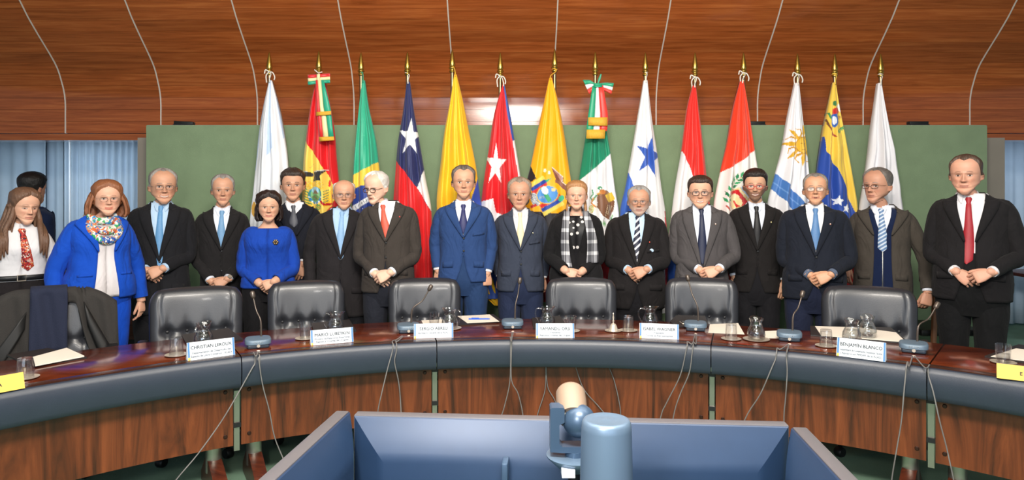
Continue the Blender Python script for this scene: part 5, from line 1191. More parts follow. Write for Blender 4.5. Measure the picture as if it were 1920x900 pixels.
    if sp['style'] == 'pull':
        c = toh(np.array([[0, .11, .13]])*k)[0]; hb.add([(c[0]+.035*k*math.sin(a)*math.cos(q), c[1]+.03*k*math.sin(a)*math.sin(q), c[2]+.04*k*math.cos(a)) for a in np.linspace(0, PI, 8) for q in np.linspace(0, 2*PI, 13)[:-1]], [(i*12+j, i*12+(j+1) % 12, (i+1)*12+(j+1) % 12, (i+1)*12+j) for i in range(7) for j in range(12)])
        for sx in (-1, 1):
            q = [toh(np.array([p])*k)[0] for p in ((sx*.068, .03, .10), (sx*.078, .03, .04), (sx*.082, .02, -.01), (sx*.075, .0, -.06))]; hb.tube(spline(q, 10), [.012]*6+[.011, .009, .007, .005, .003], 8)
    hb.build('hair', hm, body, smooth=180)
    # ---------------- eyeglasses
    if sp.get('glasses'):
        gc, gr, gw = sp['glasses']; gm = mat('frame_'+gc[1:], gc, .35) if 'frame_'+gc[1:] not in bpy.data.materials else bpy.data.materials['frame_'+gc[1:]]
        gb = MB(); lb = MB()
        for sx in (-1, 1):
            cxg, czg, yg = sx*.0325, .478*.245, -.0975; pts = []
            for a in np.linspace(0, 2*PI, 25): pts.append((cxg+.0245*sgnpow(np.cos(a), .7), yg+.10*abs(cxg+.0245*math.cos(a))**1.6, czg+.0185*sgnpow(np.sin(a), .75)*gw))
            tp = toh(np.array(pts)*k); gb.tube([Vector(p) for p in tp], gr, 6)
            c = tp[:-1].mean(0); lb.add([c]+list(tp[:-1]), [(0, 1+i, 1+(i+1) % 24) for i in range(24)])
            tm = toh(np.array([(sx*.0565, yg+.006, czg+.004), (sx*.071, -.075, czg+.006), (sx*.0765, -.03, czg+.008), (sx*.080, .012, czg+.004)])*k); gb.tube([Vector(p) for p in tm], gr*.8, 6)
        br = toh(np.array([(-.0095, -.0965, .482*.245), (0, -.1005, .492*.245), (.0095, -.0965, .482*.245)])*k); gb.tube([Vector(p) for p in br], gr, 6)
        g = gb.build('eyeglasses', gm, body, smooth=60); lb.build('lenses', M_['lens'], g, smooth=0)
    # ---------------- trousers, shoes
    tm_ = cloth_mat(sp.get('trousers', sp.get('suit', '#15161a')), 'suit'); tb_ = MB()
    for sx, pth in zip((-1, 1), leg_out):
        q = spline([(pth[0][0], .005, hipz+.12), pth[1], pth[2], pth[3], (pth[4][0], .01, .05)], 26)
        n_ = len(q); rr = [hermite([0, .2, .55, 1], [.088*w, .096*w, .082, .078 if not fem else .07], i/(n_-1))*(1+.015*math.sin(i*1.7+sx)) for i in range(n_)]; tb_.tube(q, rr, 22)
    zz_ = np.linspace(hipz-.16, hipz+.24*kz, 10); tb_.loft([np.c_[ring(np.linspace(0, 2*PI, 41)[:-1], A(z)*.945*(1-.12*sstep(hipz-.05, hipz-.16, z)), BF(z)*.945*(1-.25*sstep(hipz-.05, hipz-.16, z)), BB(z)*.945*(1-.2*sstep(hipz-.05, hipz-.16, z)), 2.4)+(np.full(40, z),)] for z in zz_], True, True, True)
    tr = tb_.build('trousers', tm_, body, smooth=60)
    for sx, pth in zip((-1, 1), leg_out):
        sb = MB(); rr = []
        for f_, y in zip(np.linspace(0, 1, 12), np.linspace(.09, -.19, 12)):
            hw_ = .040*(1+.12*math.sin(f_*PI*1.2))*min(1, 6*f_+.5)*min(1, 5*(1-f_)+.35); ht = .075*(1-f_*.45)*min(1, 4*(1-f_)+.45)
            rr.append([(pth[4][0]+sx*.06*f_*.4+hw_*np.cos(a), y, max(.0, ht*.5+ht*.5*np.sin(a))) for a in np.linspace(0, 2*PI, 15)[:-1]])
        sb.loft(rr, True, True, True); sb.build('shoe', M_['leather_dark'], body, smooth=60)
    # ---------------- upper layers
    def layer(name, sc, z0, z1, xo, m, rows=34, n=60, thick=.006, skew=0., flare=0.):
        g = []
        for z in np.linspace(z0, z1, rows):
            a, bf, bb = A(z)*sc, BF(z)*sc, BB(z)*sc
            if xo is None: ph = np.linspace(0, 2*PI, n+1)
            else:
                o_ = xo(z); p0 = math.asin(min(.98, (min(o_, a*.97)/a))**(nexp/2)) if o_ > .002 else -(.010/a)**(nexp/2); ph = np.linspace(p0, 2*PI-p0, n+1)
            x, y = ring(ph, a, bf, bb, nexp)
            p = np.c_[x, y, np.full(n+1, z)]; w_ = wob(p, 22, px)*.0030+wob(p*np.array([1, 1, 2.]), 46, px+1)*.0018
            dd = np.c_[x, y]/np.maximum(1e-6, np.hypot(x, y))[:, None]; p[:, :2] += dd*w_[:, None]*(1 if name != 'shirt' else .4)
            p[:, 0] += skew*(np.cos(ph) > 0)*0
            g.append(p)
        lb = MB(); lb.grid(g); o = lb.build(name, m, body, smooth=180)
        if thick: solidify(o, thick, -1)
        return o
    def sleeves(mb, r0, z_end=None, cut=None, r1=.046, puff=0.):
        ends = []
        for sx, S, E, Wt, ap in arms:
            fd = (Wt-E).normalized(); We = Wt-fd*.022 if cut is None else E.lerp(Wt, cut)
            up = Vector((-sx*.075*w, 0, .018)); N = 34
            q = spline([S+up, S+Vector((-sx*.018, 0, .012)), S.lerp(E, .42)+Vector((sx*.004, 0, 0)), E, E.lerp(We, .5), We], N)
            rad = [hermite([0, .18, .4, .6, .8, 1], [.050, r0*.98, r0*.92, r0*.80, r0*.72, r1], i/N) for i in range(N+1)]
            if puff: rad = [r*(1+puff*math.exp(-((i/N-.72)/.2)**2)) for i, r in enumerate(rad)]
            for i in range(N+1):
                f = i/N; rad[i] *= 1+.030*math.sin(f*47+sx*2+px)*math.exp(-((f-.58)/.16)**2)+.022*math.sin(f*29+px)*math.exp(-((f-.85)/.15)**2)
            q.append(q[-1]); q2 = [Vector(v) for v in q[:-1]]
            q2.append(q2[-1]+fd*.0005); rad.append(r1*.80); q2.append(q2[-2]-fd*.02); rad.append(r1*.7)
            # outer surface only: build rings by hand so that the mouth folds inside
            rings = []; prev = None
            for i in range(N+1):
                t_ = (q2[min(i+1, N)]-q2[max(i-1, 0)]).normalized(); a_ = Vector((0, 1, 0)); u_ = (a_-t_*a_.dot(t_)).normalized() if prev is None else (prev-t_*prev.dot(t_)).normalized(); prev = u_; v_ = t_.cross(u_)
                rings.append([q2[i]+(u_*math.cos(c_)*1.04+v_*math.sin(c_)*.97)*rad[i]+Vector((0, 0, 0)) for c_ in np.linspace(0, 2*PI, 25)[:-1]])
            for rr_, back in ((.86, 0), (.80, .03)): rings.append([q2[N]-fd*back+(p-q2[N])*rr_ for p in rings[N]])
            arr = np.array([[tuple(p) for p in r] for r in rings]); arr[:N+1] += (wob(arr[:N+1], 40, px+sx)*.0022)[..., None]*np.array([1, 1, .3])
            mb.loft([list(map(tuple, r)) for r in arr], True, True, False)
            ends.append((sx, We, fd, rad[N]))
        return ends
    shc = cloth_mat(sp.get('shirt', '#d9dade'), 'shirt'); kind = sp.get('outfit', 'suit'); sc_sh = .925
    def collar(parent, m, open_=.016, drop=.050, r_=.061, h=.034):
        g = []; n = 46
        for i in range(n+1):
            ph = open_/.06+(2*PI-2*open_/.06)*i/n; f = abs(math.cos(ph/2))**8; fr = math.exp(-((min(ph, 2*PI-ph)-.25)/.42)**2)
            col = []
            for v in np.linspace(0, 1, 6):
                rad = (nr+.004)*(1-v)+(nr+.017+.016*fr)*v; zz = neckz+.012+h*.30-fr*.018-v*(h+drop*fr*.85)*.9
                x, y = ring(np.array([ph]), rad*1.0, rad*(1.02+.10*v*fr), rad*1.05, 2.1); cxx = n0[0]; 
                col.append((x[0]+cxx*1+off.x*.45, y[0]+.004-.010*fr*(1-v)*0, zz+(.012 if math.cos(ph) < 0 else 0)*abs(math.cos(ph))))
            g.append(col)
        cb = MB(); cb.grid(g); o = cb.build('collar', m, parent, smooth=60); solidify(o, .003, 0); return o
    def tie(m, zend, wmax=.041, ox=0., sc=.955, loose=0., knot=.021, ztop=None):
        zt = (neckz-.018-loose) if ztop is None else ztop; g = []; zs_ = [zt, zt-.012, zt-.030, zt-.040, zt-.05]; ws = [.014, knot, knot*.72, knot*.62, knot*.75]
        for z in np.linspace(zt-.07, zend+.03, 12): zs_.append(z); ws.append(knot*.8+(wmax-knot*.8)*sstep(zt-.06, zend+.03, z)**.8)
        zs_.append(zend); ws.append(.002); rings = []
        for i, (z, w_) in enumerate(zip(zs_, ws)):
            th_ = .012 if i < 3 else .005; cx_t = ox*(zt-z)/max(.01, zt-zend)+off.x*.45*max(0, 1-(zt-z)/.2); yf = float(min(yfront(abs(cx_t), z, sc), -nr-.010 if i < 4 else 0))
            rr = []
            for c_ in np.linspace(0, 2*PI, 15)[:-1]: rr.append((cx_t+w_*math.cos(c_), yf-.003-th_*.5-th_*.6*math.sin(c_)+.012*abs(math.cos(c_))**2*w_/.04, z))
            rings.append(rr)
        cb = MB(); cb.loft(rings, True, True, True); return cb.build('necktie', m, body, smooth=50)
    zb = Zz(sp['btn'], D) if 'btn' in sp else zs-.40*kz
    hemz = zhem
    if kind == 'suit':
        so = layer('shirt', sc_sh, hemz+.20*kz, neckz+.008, None, shc, 26, 56, .003)
        collar(so, shc)
        if sp.get('vest'):
            vz = Zz(sp['vest'][1], D); layer('waistcoat' if sp['vest'][2] == 'v' else 'sweater', .955, hemz+.03, neckz-.01, lambda z: .062*sstep(vz, neckz-.02, z)**.85 if z > vz else .0015, cloth_mat(sp['vest'][0], 'suit' if sp['vest'][2] == 'v' else 'knit'), 30, 56, .005)
            if sp['vest'][2] == 'z':
                cb = MB(); zz = np.linspace(hemz+.05, vz-.01, 8); cb.tube([(0, float(yfront(0, z, .955))-.004, z) for z in zz], .003, 6); cb.build('zip', M_['steel'], body)
        if sp.get('tie'): tie(sp['tie'], Zz(sp.get('tie_end', sp.get('btn', 470)), D), ox=sp.get('tie_ox', 0.), knot=sp.get('knot', .021))
        op = sp.get('open_w', .0); cut = sp.get('cut', .06)
        def xo(z):
            if z > zb: return op+(.068-op*.4)*sstep(zb-.02, neckz-.0, z)**.9*(1 if z < neckz-.02 else 1)
            return op+cut*max(0, (zb-.10-z)/(zb-.10-hemz))**1.8
        jm = cloth_mat(sp['suit'])
        jo = layer('suit_jacket', 1.0, hemz, neckz-.004, xo, jm, 44, 76, .007)
        sb = MB(); ends = sleeves(sb, .066*sp.get('arm', 1.)*(.55+.45*w)); sb.build('sleeves', jm, jo, smooth=60)
        cm = cloth_mat(sp.get('cuffcol', sp.get('shirt', '#d9dade')), 'shirt')
        for sx, We, fd, rr in ends:
            cu = MB(); cu.tube([We-fd*.03, We+fd*.010, We+fd*sp.get('cuff', .018), We+fd*sp.get('cuff', .018), We-fd*.01], [rr*.80, rr*.80, rr*.79, rr*.70, rr*.66], 18, caps=False)
            cu.build('shirt_cuff', cm, so, smooth=50)
        # lapels
        lw = sp.get('lapel', .078)
        for sx in (-1, 1):
            g = []
            ztop = neckz-.050
            for z in np.linspace(zb+.004, ztop, 20):
                f = (z-zb)/(ztop-zb); wd = .006+lw*min(1, f/.80)**.85*(1 if f < .97 else .93); x0 = xo(z)-.003
                col = []
                for v in np.linspace(0, 1, 7):
                    x = min(x0+wd*v, A(z)*.93); yy = float(yfront(x, z, 1.0)); col.append((sx*x, yy-.008-.005*math.sin(v*PI)-.004*(1-v), z+.022*v*f*f))
                g.append(col)
            cb = MB(); cb.grid(g); o = cb.build('lapel', jm, jo, smooth=60); solidify(o, .0045, 0)
            g = []                                          # collar leaf from the notch round the back of the neck
            for t_ in np.linspace(0, 1, 16):
                z = ztop-.006+(neckz+.010-ztop)*min(1, t_*1.7); col = []
                for v in np.linspace(0, 1, 5):
                    if t_ < .5:
                        x = xo(min(z, neckz-.004))-.004+(.050-.01*t_)*v; x = min(x, A(z)*.9); yy = float(yfront(x, z-.02*v, 1.0))-.010; col.append((sx*x, yy, z+.012-.022*v))
                    else:
                        g_ = (t_-.5)/.5; ph = PI*.42+(PI-PI*.42)*g_; rad = nr+.016+.020*v; col.append((sx*rad*math.sin(ph), -rad*math.cos(ph)*1.08+.004, neckz+.016-.040*v))
                g.append(col)
            cb = MB(); cb.grid(g); o = cb.build('jacket_collar', jm, jo, smooth=60); solidify(o, .0045, 0)
        if op < .02:
            for bz in (zb-.004, zb-.105*kz)[:sp.get('nbtn', 2)]:
                cb = MB(); cb.lathe([(0, .004), (.007, .003), (.0085, 0)], 12, M=Matrix.Translation((.004, float(yfront(0, bz))-.0055, bz)) @ Matrix.Rotation(PI/2, 4, 'X')); cb.build('button', M_['black'], jo)
        for sx in (-1, 1):                               # hip pocket flaps
            cb = MB(); z = hemz+.17*kz; g = []
            for v in np.linspace(0, 1, 3): g.append([(sx*A(z)*(.42+.42*u_), float(yfront(A(z)*(.42+.42*u_), z-.045*v))-.006-.002*v, z-.045*v-.008*u_) for u_ in np.linspace(0, 1, 6)])
            cb.grid(g); o = cb.build('pocket_flap', jm, jo, smooth=60); solidify(o, .004, 0)
        if not sp.get('nopocket'):
            z = zs-.19*kz; cb = MB(); g = [[(A(z)*.38+.085*u_*w, float(yfront(A(z)*.38+.085*u_*w, z))-.0055, z+.018*v+.010*u_) for u_ in np.linspace(0, 1, 5)] for v in (0, 1)]; cb.grid(g); o = cb.build('breast_pocket', jm, jo, smooth=60); solidify(o, .004, 0)
        if sp.get('pin'):
            c_, r_, ox_, oz_ = sp['pin']; z = zs-oz_*kz; cb = MB(); cb.lathe([(0, .004), (r_*.8, .003), (r_, 0)], 12, M=Matrix.Translation((ox_, float(yfront(abs(ox_), z))-.016, z)) @ Matrix.Rotation(PI/2, 4, 'X')); cb.build('lapel_pin', mat('pin_'+c_[1:], c_, .3, .7) if 'pin_'+c_[1:] not in bpy.data.materials else bpy.data.materials['pin_'+c_[1:]], jo)
        if sp.get('hanky'):
            z = zs-.185*kz; cb = MB(); cb.lathe([(0, .006), (.010, .003), (.016, 0)], 12, M=Matrix.Translation((A(z)*.55, float(yfront(A(z)*.55, z))-.004, z+.012)) @ Matrix.Rotation(PI/2, 4, 'X')); cb.build('pocket_square', shc, jo)
    elif kind == 'blouse':                               # white shirt tucked into a dark waistband
        bm_ = cloth_mat('#d9d7da', 'shirt'); so = layer('blouse', 1.0, hemz+.13, neckz+.0, None, bm_, 34, 64, .004)
        sb = MB(); ends = sleeves(sb, .066, cut=.34, r1=.050, puff=.32); sb.build('sleeves', bm_, so, smooth=60)
        for sx, We, fd, rr in ends:
            cu = MB(); cu.tube([We-fd*.01, We+fd*.005, We+fd*.045, We+fd*.05, We+fd*.03], [.047, .053, .050, .045, .040], 18, caps=False); cu.build('blouse_cuff', bm_, so, smooth=50)
        collar(so, bm_, .022, .07, .061, .040); tie(sp['tie'], Zz(sp['tie_end'], D), .040, ox=sp.get('tie_ox', 0), sc=1.01, loose=.015, knot=.024)
        layer('trouser_top', .985, hemz-.02, hemz+.15, None, tm_, 8, 60, .004)
        z = hemz+.135; cb = MB(); ph = np.linspace(0, 2*PI, 49); cb.grid([np.c_[ring(ph, A(z)+.003, BF(z)+.003, BB(z)+.003, nexp)+(np.full(49, z+q),)] for q in (0, .02, .035)]); be = cb.build('belt', M_['leather_dark'], body, smooth=60); solidify(be, .004, 1)
        cb = MB(); y_ = float(-BF(z))-.008; cb.tube([(-.024, y_, z-.002), (.024, y_, z-.002), (.024, y_, z+.037), (-.024, y_, z+.037), (-.024, y_, z-.002)], .003, 6); cb.build('belt_buckle', M_['silver'], be)
    elif kind == 'womansuit':                            # open bright jacket over a white top, patterned scarf
        so = layer('top', .975, hemz+.01, neckz-.02, None, cloth_mat('#d8d2d3', 'shirt'), 26, 56, .003)
        jm = cloth_mat(sp['suit']); 
        def xo(z): return .052+.045*sstep(zb, neckz, z)+.03*sstep(zb, hemz, z)
        jo = layer('jacket', 1.03, hemz, neckz-.004, xo, jm, 44, 76, .008)
        sb = MB(); ends = sleeves(sb, .068*w, r1=.050); sb.build('sleeves', jm, jo, smooth=60)
        for sx in (-1, 1):
            g = []
            for z in np.linspace(zb+.004, neckz-.02, 18):
                f = (z-zb)/(neckz-.02-zb); wd = .006+.085*min(1, f/.8)**.9*(1-.5*sstep(.8, 1, f)); g.append([(sx*min(xo(z)-.003+wd*v, A(z)*.95), float(yfront(min(xo(z)+wd*v, A(z)*.95), z, 1.03))-.010-.004*math.sin(v*PI), z+.02*v*f) for v in np.linspace(0, 1, 7)])
            cb = MB(); cb.grid(g); o = cb.build('lapel', jm, jo, smooth=60); solidify(o, .005, 0)
            z = hemz+.20*kz; cb = MB(); cb.grid([[(sx*A(z)*(.44+.42*u_), float(yfront(A(z)*(.44+.42*u_), z-.012*v, 1.03))-.005, z-.014*v-.004*u_) for u_ in np.linspace(0, 1, 6)] for v in (0, 1)]); o = cb.build('pocket_flap', jm, jo, smooth=60); solidify(o, .004, 0)
        cb = MB()
        for q in range(3):                               # three folds of scarf round the neck, falling into a loop
            pts = []; rr = []
            for a in np.linspace(0, 2*PI, 40):
                fr = (.5+.5*math.cos(a)); z = neckz+.004-.012*q-(.045+.055*q)*fr**1.6; x = (.074+.007*q)*math.sin(a)*(1+.10*fr)
                y = -(.066+.010*q)*math.cos(a); 
                if fr > .35: y = min(y, float(yfront(min(abs(x), .12), z, .98))-.012-.006*(2-q))
                pts.append((x, y, z)); rr.append(.020+.008*fr+.003*math.sin(a*5+q))
            cb.tube(pts, rr, 10)
        cb.build('scarf', patches_mat('scarf_print', ['#2f7fb8', '#e8e4dc', '#c8683a', '#2f9e58', '#1c4a9e', '#b8927a', '#4a76a0', '#d8d4cc'], 42), body, smooth=60)
    elif kind == 'closed':                               # collarless closed jacket
        jm = cloth_mat(sp['suit'], 'suit'); jo = layer('jacket', 1.0, hemz, neckz-.050, None, jm, 40, 72, .007)
        sb = MB(); ends = sleeves(sb, .062*w, r1=.045); sb.build('sleeves', jm, jo, smooth=60)
        cb = MB(); zz = np.linspace(hemz+.01, neckz-.055, 12); cb.tube([(0, float(yfront(0, z))-.002, z) for z in zz], .0022, 6); cb.build('front_seam', jm, jo)
        z = zs-.10*kz; M0 = Matrix.Translation((.062, float(yfront(.062, z))-.004, z)) @ Matrix.Rotation(PI/2, 4, 'X'); cb = MB()
        for i in range(6): cb.lathe([(0, .008), (.008, .006), (.010, 0)], 10, M=M0 @ Matrix.Translation((.013*math.cos(i*PI/3), .013*math.sin(i*PI/3), 0)))
        cb.lathe([(0, .012), (.007, .008), (.009, 0)], 10, M=M0); cb.build('brooch', mat('brooch_bronze', '#5a4a34', .35, .8), jo)
    elif kind == 'scarfsuit':                            # black blazer, dotted blouse, plaid scarf hanging in two ends
        so = layer('blouse', .93, hemz+.05, neckz-.045, None, dots_mat('dotted_blouse', '#131215', '#cfcac6', 26), 26, 56, .003)
        jm = cloth_mat(sp['suit'])
        def xo(z): return .004+.075*sstep(zb, neckz, z)**.9+.04*max(0, (zb-.1-z)/(zb-.1-hemz))**1.8
        jo = layer('jacket', 1.02, hemz, neckz-.004, xo, jm, 44, 76, .007)
        sb = MB(); ends = sleeves(sb, .062*w, r1=.045); sb.build('sleeves', jm, jo, smooth=60)
        pm = plaid_mat('plaid_scarf'); cb = MB()
        for sx in (-1, 1):
            g = []; zl_ = np.linspace(neckz-.01, zb-.02 if sx < 0 else zb+.02, 22)
            for i, z in enumerate(zl_):
                f = i/21; x0 = .048+.030*math.sin(f*PI*.8)-(.035*f if sx < 0 else -.012*f); wd = .050+.022*f+(.025*f if sx > 0 else 0)
                g.append([(sx*(x0+wd*v), float(yfront(min(x0+wd*v, A(z)*.95), z, 1.02))-.014-.008*math.sin(v*PI*2+f*3), z) for v in np.linspace(0, 1, 8)])
            cb.grid(g)
        g = []
        for a in np.linspace(PI*.36, PI*1.64, 24): g.append([((nr+.018+.012*v)*math.sin(a), -(nr+.018+.012*v)*math.cos(a), neckz+.025-.045*v) for v in np.linspace(0, 1, 5)])
        cb.grid(g); o = cb.build('plaid_scarf', pm, body, smooth=60); solidify(o, .008, 0)
        cb = MB(); cb.tube([((nr+.008)*math.sin(a)*1.0, -(nr+.012)*math.cos(a), neckz-.012-.05*max(0, math.cos(a))**2) for a in np.linspace(0, 2*PI, 30)], .0022, 6); cb.build('necklace', M_['silver'], body)
    if sp.get('watch'):
        sx, S, E, Wt, ap = arms[1]; fd = (Wt-E).normalized(); cb = MB(); c = Wt-fd*.012; u_ = Vector((0, -1, 0)); u_ = (u_-fd*u_.dot(fd)).normalized(); v_ = fd.cross(u_)
        cb.tube([c+(u_*math.cos(a)+v_*math.sin(a))*.031 for a in np.linspace(0, 2*PI, 20)], .007, 6); Mx = Matrix.Translation(c+u_*.034) @ u_.to_track_quat('Z', 'Y').to_matrix().to_4x4(); cb.lathe([(0, .009), (.016, .009), (.018, 0), (0, 0)], 18, M=Mx); cb.build('wristwatch', M_['silver'], body, smooth=50)
    if sp.get('earrings'):
        cb = MB()
        for sx in (-1, 1):
            c = toh(np.array([[sx*.082, .012, .075]])*k)[0]; cb.tube([(c[0], c[1]+.011*math.sin(a), c[2]-.011+.013*math.cos(a)) for a in np.linspace(0, 2*PI, 14)], .0022, 6)
        cb.build('earrings', M_['gold'], body)
    return body
M_['lens'] = thin_glass('lens_glass', (.97, .97, .98), .012, .05, .22)
def clasp(cx, cy, left_over=True, y=-.2, w=.058, dy=8, dx=1.):
    """two hands laid over one another in front of the body; cx, cy = photo pixel of the middle of the hands"""
    o = dict(clasp=1, hand='over', f=(-.86, -.10, -.42), n=(-.15, -1, .25)); u = dict(clasp=1, hand='under', f=(.80, .05, -.62), n=(.1, -1, .2))
    if left_over: return dict(w=(cx-15*dx, cy-6), y=y+.030, **u), dict(w=(cx+15*dx, cy-9), y=y-.012, **o)
    o['f'] = (.86, -.10, -.42); o['n'] = (.15, -1, .25); u['f'] = (-.80, .05, -.62)
    return dict(w=(cx-15*dx, cy-9), y=y-.012, **o), dict(w=(cx+15*dx, cy-6), y=y+.030, **u)
def hang(x, y, yy=-.03, hand='relaxed', **k): return dict(w=(x, y), y=yy, hand=hand, **k)
def silk(c): return cloth_mat(c, 'silk')
SK1, SK2, SK3, SK4 = '#d8a88c', '#cf9c80', '#dfb49c', '#bf8a6c'
people = []
def add(**k): people.append(k)
a = clasp(313, 508, True, -.20)
add(label='smiling man with grey hair, glasses, dark suit and blue tie, hands folded, left part', bx=302, hp=(305, 317, 383), D=5.42, w=1.10, sh=400, hem=585, btn=487, belly=.03, armR=a[0], armL=a[1], skin=SK2, hair='#8d8681', style='high', hth=.010, smile=1, teeth=True, glasses=('#6a5f58', .0016, .85), suit='#1a1a1e', shirt='#b3cde8', tie=silk('#5f94c4'), tie_end=500, age=.6, brow='#6a625c', jaw=.08, nbtn=1, head=(.1, 0, 0), nopocket=True, trousers='#141418')
a = clasp(428, 528, True, -.19)
add(label='slim grey haired man in black suit wearing a wristwatch and a blue tie', bx=417, hp=(418, 328, 386), D=5.66, w=.98, sh=408, hem=605, btn=468, armR=a[0], armL=a[1], skin=SK2, hair='#8a8480', style='rec', hth=.011, suit='#201e1f', shirt='#dfe4f0', tie=silk('#6f9bc4'), tie_end=465, age=.9, watch=True, smile=.35, eyeopen=.75, nopocket=True, trousers='#17161a', hw=.95)
a = clasp(513, 536, True, -.17)
add(label='short woman with dark bobbed hair in a royal blue collarless jacket with brooch', bx=503, hp=(504, 361, 416), D=5.3, fem=True, w=1.04, sh=434, hem=537, hw=1.07, armR=dict(a[0], w=(500, 527)), armL=dict(a[1], w=(528, 523)), skin='#cf9f84', hair='#241714', style='bobcap', hth=.020, messy=2.2, vol=.5, curtain=(.02, .028, .98), outfit='closed', suit='#133f9f', trousers='#121114', smile=.7, lips='#b4585a', iris='#1c100c', brow='#2a1a14', hand=.95)
add(label='dark haired man in waistcoat and grey tie standing behind the woman in royal blue', bx=553, hp=(549, 318, 377), D=5.74, w=1.0, sh=398, hem=575, btn=440, armR=hang(515, 500), armL=hang(575, 492, -.12, 'relaxed', f=(-.35, -.2, -1), n=(.2, -1, 0)), skin=SK2, hair='#33261f', style='full', hth=.013, vol=.7, messy=2, suit='#191b24', shirt='#e6e6ea', tie=silk('#4a4c55'), tie_end=425, vest=('#1b1d27', 405, 'v'), brow='#33261f', nopocket=True, open_w=.02)
add(label='balding man with rimless glasses in dark suit with pale blue shirt and tie', bx=640, hp=(645, 337, 393), D=5.58, w=1.10, sh=410, hem=590, btn=483, belly=.02, armR=hang(585, 530, 0), armL=hang(684, 524, -.04, 'fist'), skin=SK2, hair='#b1aaa5', style='bald', hth=.009, suit='#232022', shirt='#a9c6e6', tie=silk('#88aed6'), tie_end=485, age=1., glasses=('#5b504a', .0015, .75), brow='#8f857e', nbtn=1, nopocket=True, trousers='#15161b', eyeopen=.75, jaw=.05)
a = clasp(726, 515, True, -.19)
add(label='white haired man in charcoal brown suit and red tie turning his head to the left', bx=728, hp=(711, 322, 381), D=5.32, w=1.06, sh=398, hem=545, btn=452, belly=.02, armR=a[0], armL=a[1], skin=SK3, hair='#d3cfc9', style='high', hth=.012, suit='#3a3430', shirt='#d9dce2', tie=silk('#c4523c'), tie_end=444, age=.7, glasses=('#4a2f26', .0026, .85), brow='#a89f97', head=(-.62, .14, 0), trousers='#20222b', pin=('#b03028', .006, .105, .03), nopocket=True, open=True, yaw=-.12)
add(label='tall man in a bright navy blue suit with dark tie, arms hanging, at the centre', bx=869, hp=(869, 312, 372), D=5.45, w=1.08, sh=397, hem=526, btn=444, armR=hang(822, 506, -.01), armL=hang(914, 510, -.05, 'fist'), skin=SK2, hair='#5d524b', style='rec', hth=.013, suit='#28416f', shirt='#d9dbe4', tie=silk('#232659'), tie_end=436, age=.5, brow='#4f443d', trousers='#22395f', jaw=.06, head=(.03, 0, 0), armk=1)
add(label='older man with longish grey hair, slate suit and cream tie, right of the centre man', bx=976, hp=(974, 335, 394), D=5.64, w=1.02, sh=412, hem=543, btn=468, belly=.015, armR=hang(938, 520, .06), armL=hang(1018, 522, .06), skin='#c8967c', hair='#8d7b6c', style='rec', hth=.017, vol=.2, suit='#363c4b', shirt='#dad8dc', tie=silk('#e2d3b0'), tie_end=464, age=1.2, brow='#8a7a6c', trousers='#222b45', pin=('#d8c8a0', .005, .10, .10), knot=.019, curtain=(.16, -.004, 1.9))
a = clasp(1072, 512, False, -.17)
add(label='blonde woman in a black blazer with a grey plaid scarf', bx=1080, hp=(1081, 341, 393), D=5.45, fem=True, w=1.08, sh=412, hem=525, btn=495, armR=a[0], armL=a[1], skin='#d9a88e', hair='#a8784c', style='pull', hth=.016, jaw=.1, hw=1.04, outfit='scarfsuit', suit='#151416', trousers='#131215', smile=.35, lips='#a85a4e', brow='#6a4028', iris='#33302a', earrings=True, age=.2)
a = clasp(1186, 508, True, -.24)
add(label='stout man with grey beard, glasses and striped tie in a black suit', bx=1193, hp=(1198, 350, 405), D=5.62, w=1.13, sh=418, hem=575, btn=497, belly=.075, armR=a[0], armL=a[1], skin='#c9957a', hair='#8f8b88', style='rec', hth=.013, beard=('#a39b96', .55), suit='#1d1a1b', shirt='#b9d2ea', tie=stripe_mat('stripe_tie', '#1c2038', '#d8d8de', 26, .62, .75), tie_end=490, age=.9, glasses=('#7a6656', .0018, .85), brow='#7d756f', trousers='#17161a', pin=('#c84a3a', .006, .10, .12), hanky=True, jaw=.14, hw=1.05)
a = clasp(1316, 508, True, -.20)
add(label='young smiling man with dark hair and glasses in a mid grey suit and navy tie', bx=1315, hp=(1313, 331, 391), D=5.46, w=1.10, sh=405, hem=560, btn=498, belly=.02, armR=a[0], armL=a[1], skin='#d8a58a', hair='#35241c', style='full', hth=.012, vol=.6, suit='#4d494a', shirt='#d7dbe6', tie=silk('#1d2440'), tie_end=492, smile=1, teeth=True, glasses=('#2a1d18', .0022, .9), brow='#2c1d16', trousers='#3a3739', open_w=.012, pin=('#c8a08a', .006, .10, .05), jaw=.1, hw=1.04, nopocket=True)
add(label='bearded man with red glasses and black tie in a black suit', bx=1418, hp=(1416, 320, 378), D=5.66, w=1.04, sh=400, hem=545, btn=468, armR=hang(1378, 518, -.04), armL=hang(1462, 524, -.05, 'relaxed', f=(-.12, -.15, -1), n=(.35, -1, 0)), skin='#d2a183', hair='#1f1612', style='full', hth=.014, vol=.9, beard=('#33211a', .72), suit='#1e1b1b', shirt='#d5dae6', tie=silk('#141316'), tie_end=460, smile=.9, teeth=True, glasses=('#b8301f', .0026, .9), brow='#1a110d', trousers='#17161a', pin=('#d8c08a', .006, .105, .06), nbtn=1, nopocket=True)
a = clasp(1517, 517, True, -.20)
add(label='smiling older man with glasses in dark navy suit with grey turned cuffs', bx=1526, hp=(1529, 327, 387), D=5.18, w=1.14, sh=405, hem=558, btn=478, belly=.04, armR=a[0], armL=a[1], skin='#cd997a', hair='#77706a', style='rec', hth=.011, suit='#181c27', shirt='#d9dade', tie=silk('#4f78a8'), tie_end=466, age=1., glasses=('#5a4a42', .0016, .8), brow='#5a524c', smile=.8, open=True, trousers='#1a2036', pin=('#d89078', .006, .10, .05), head=(0, -.14, 0), cuffcol='#5a6478', cuff=.03, nbtn=1, nopocket=True)
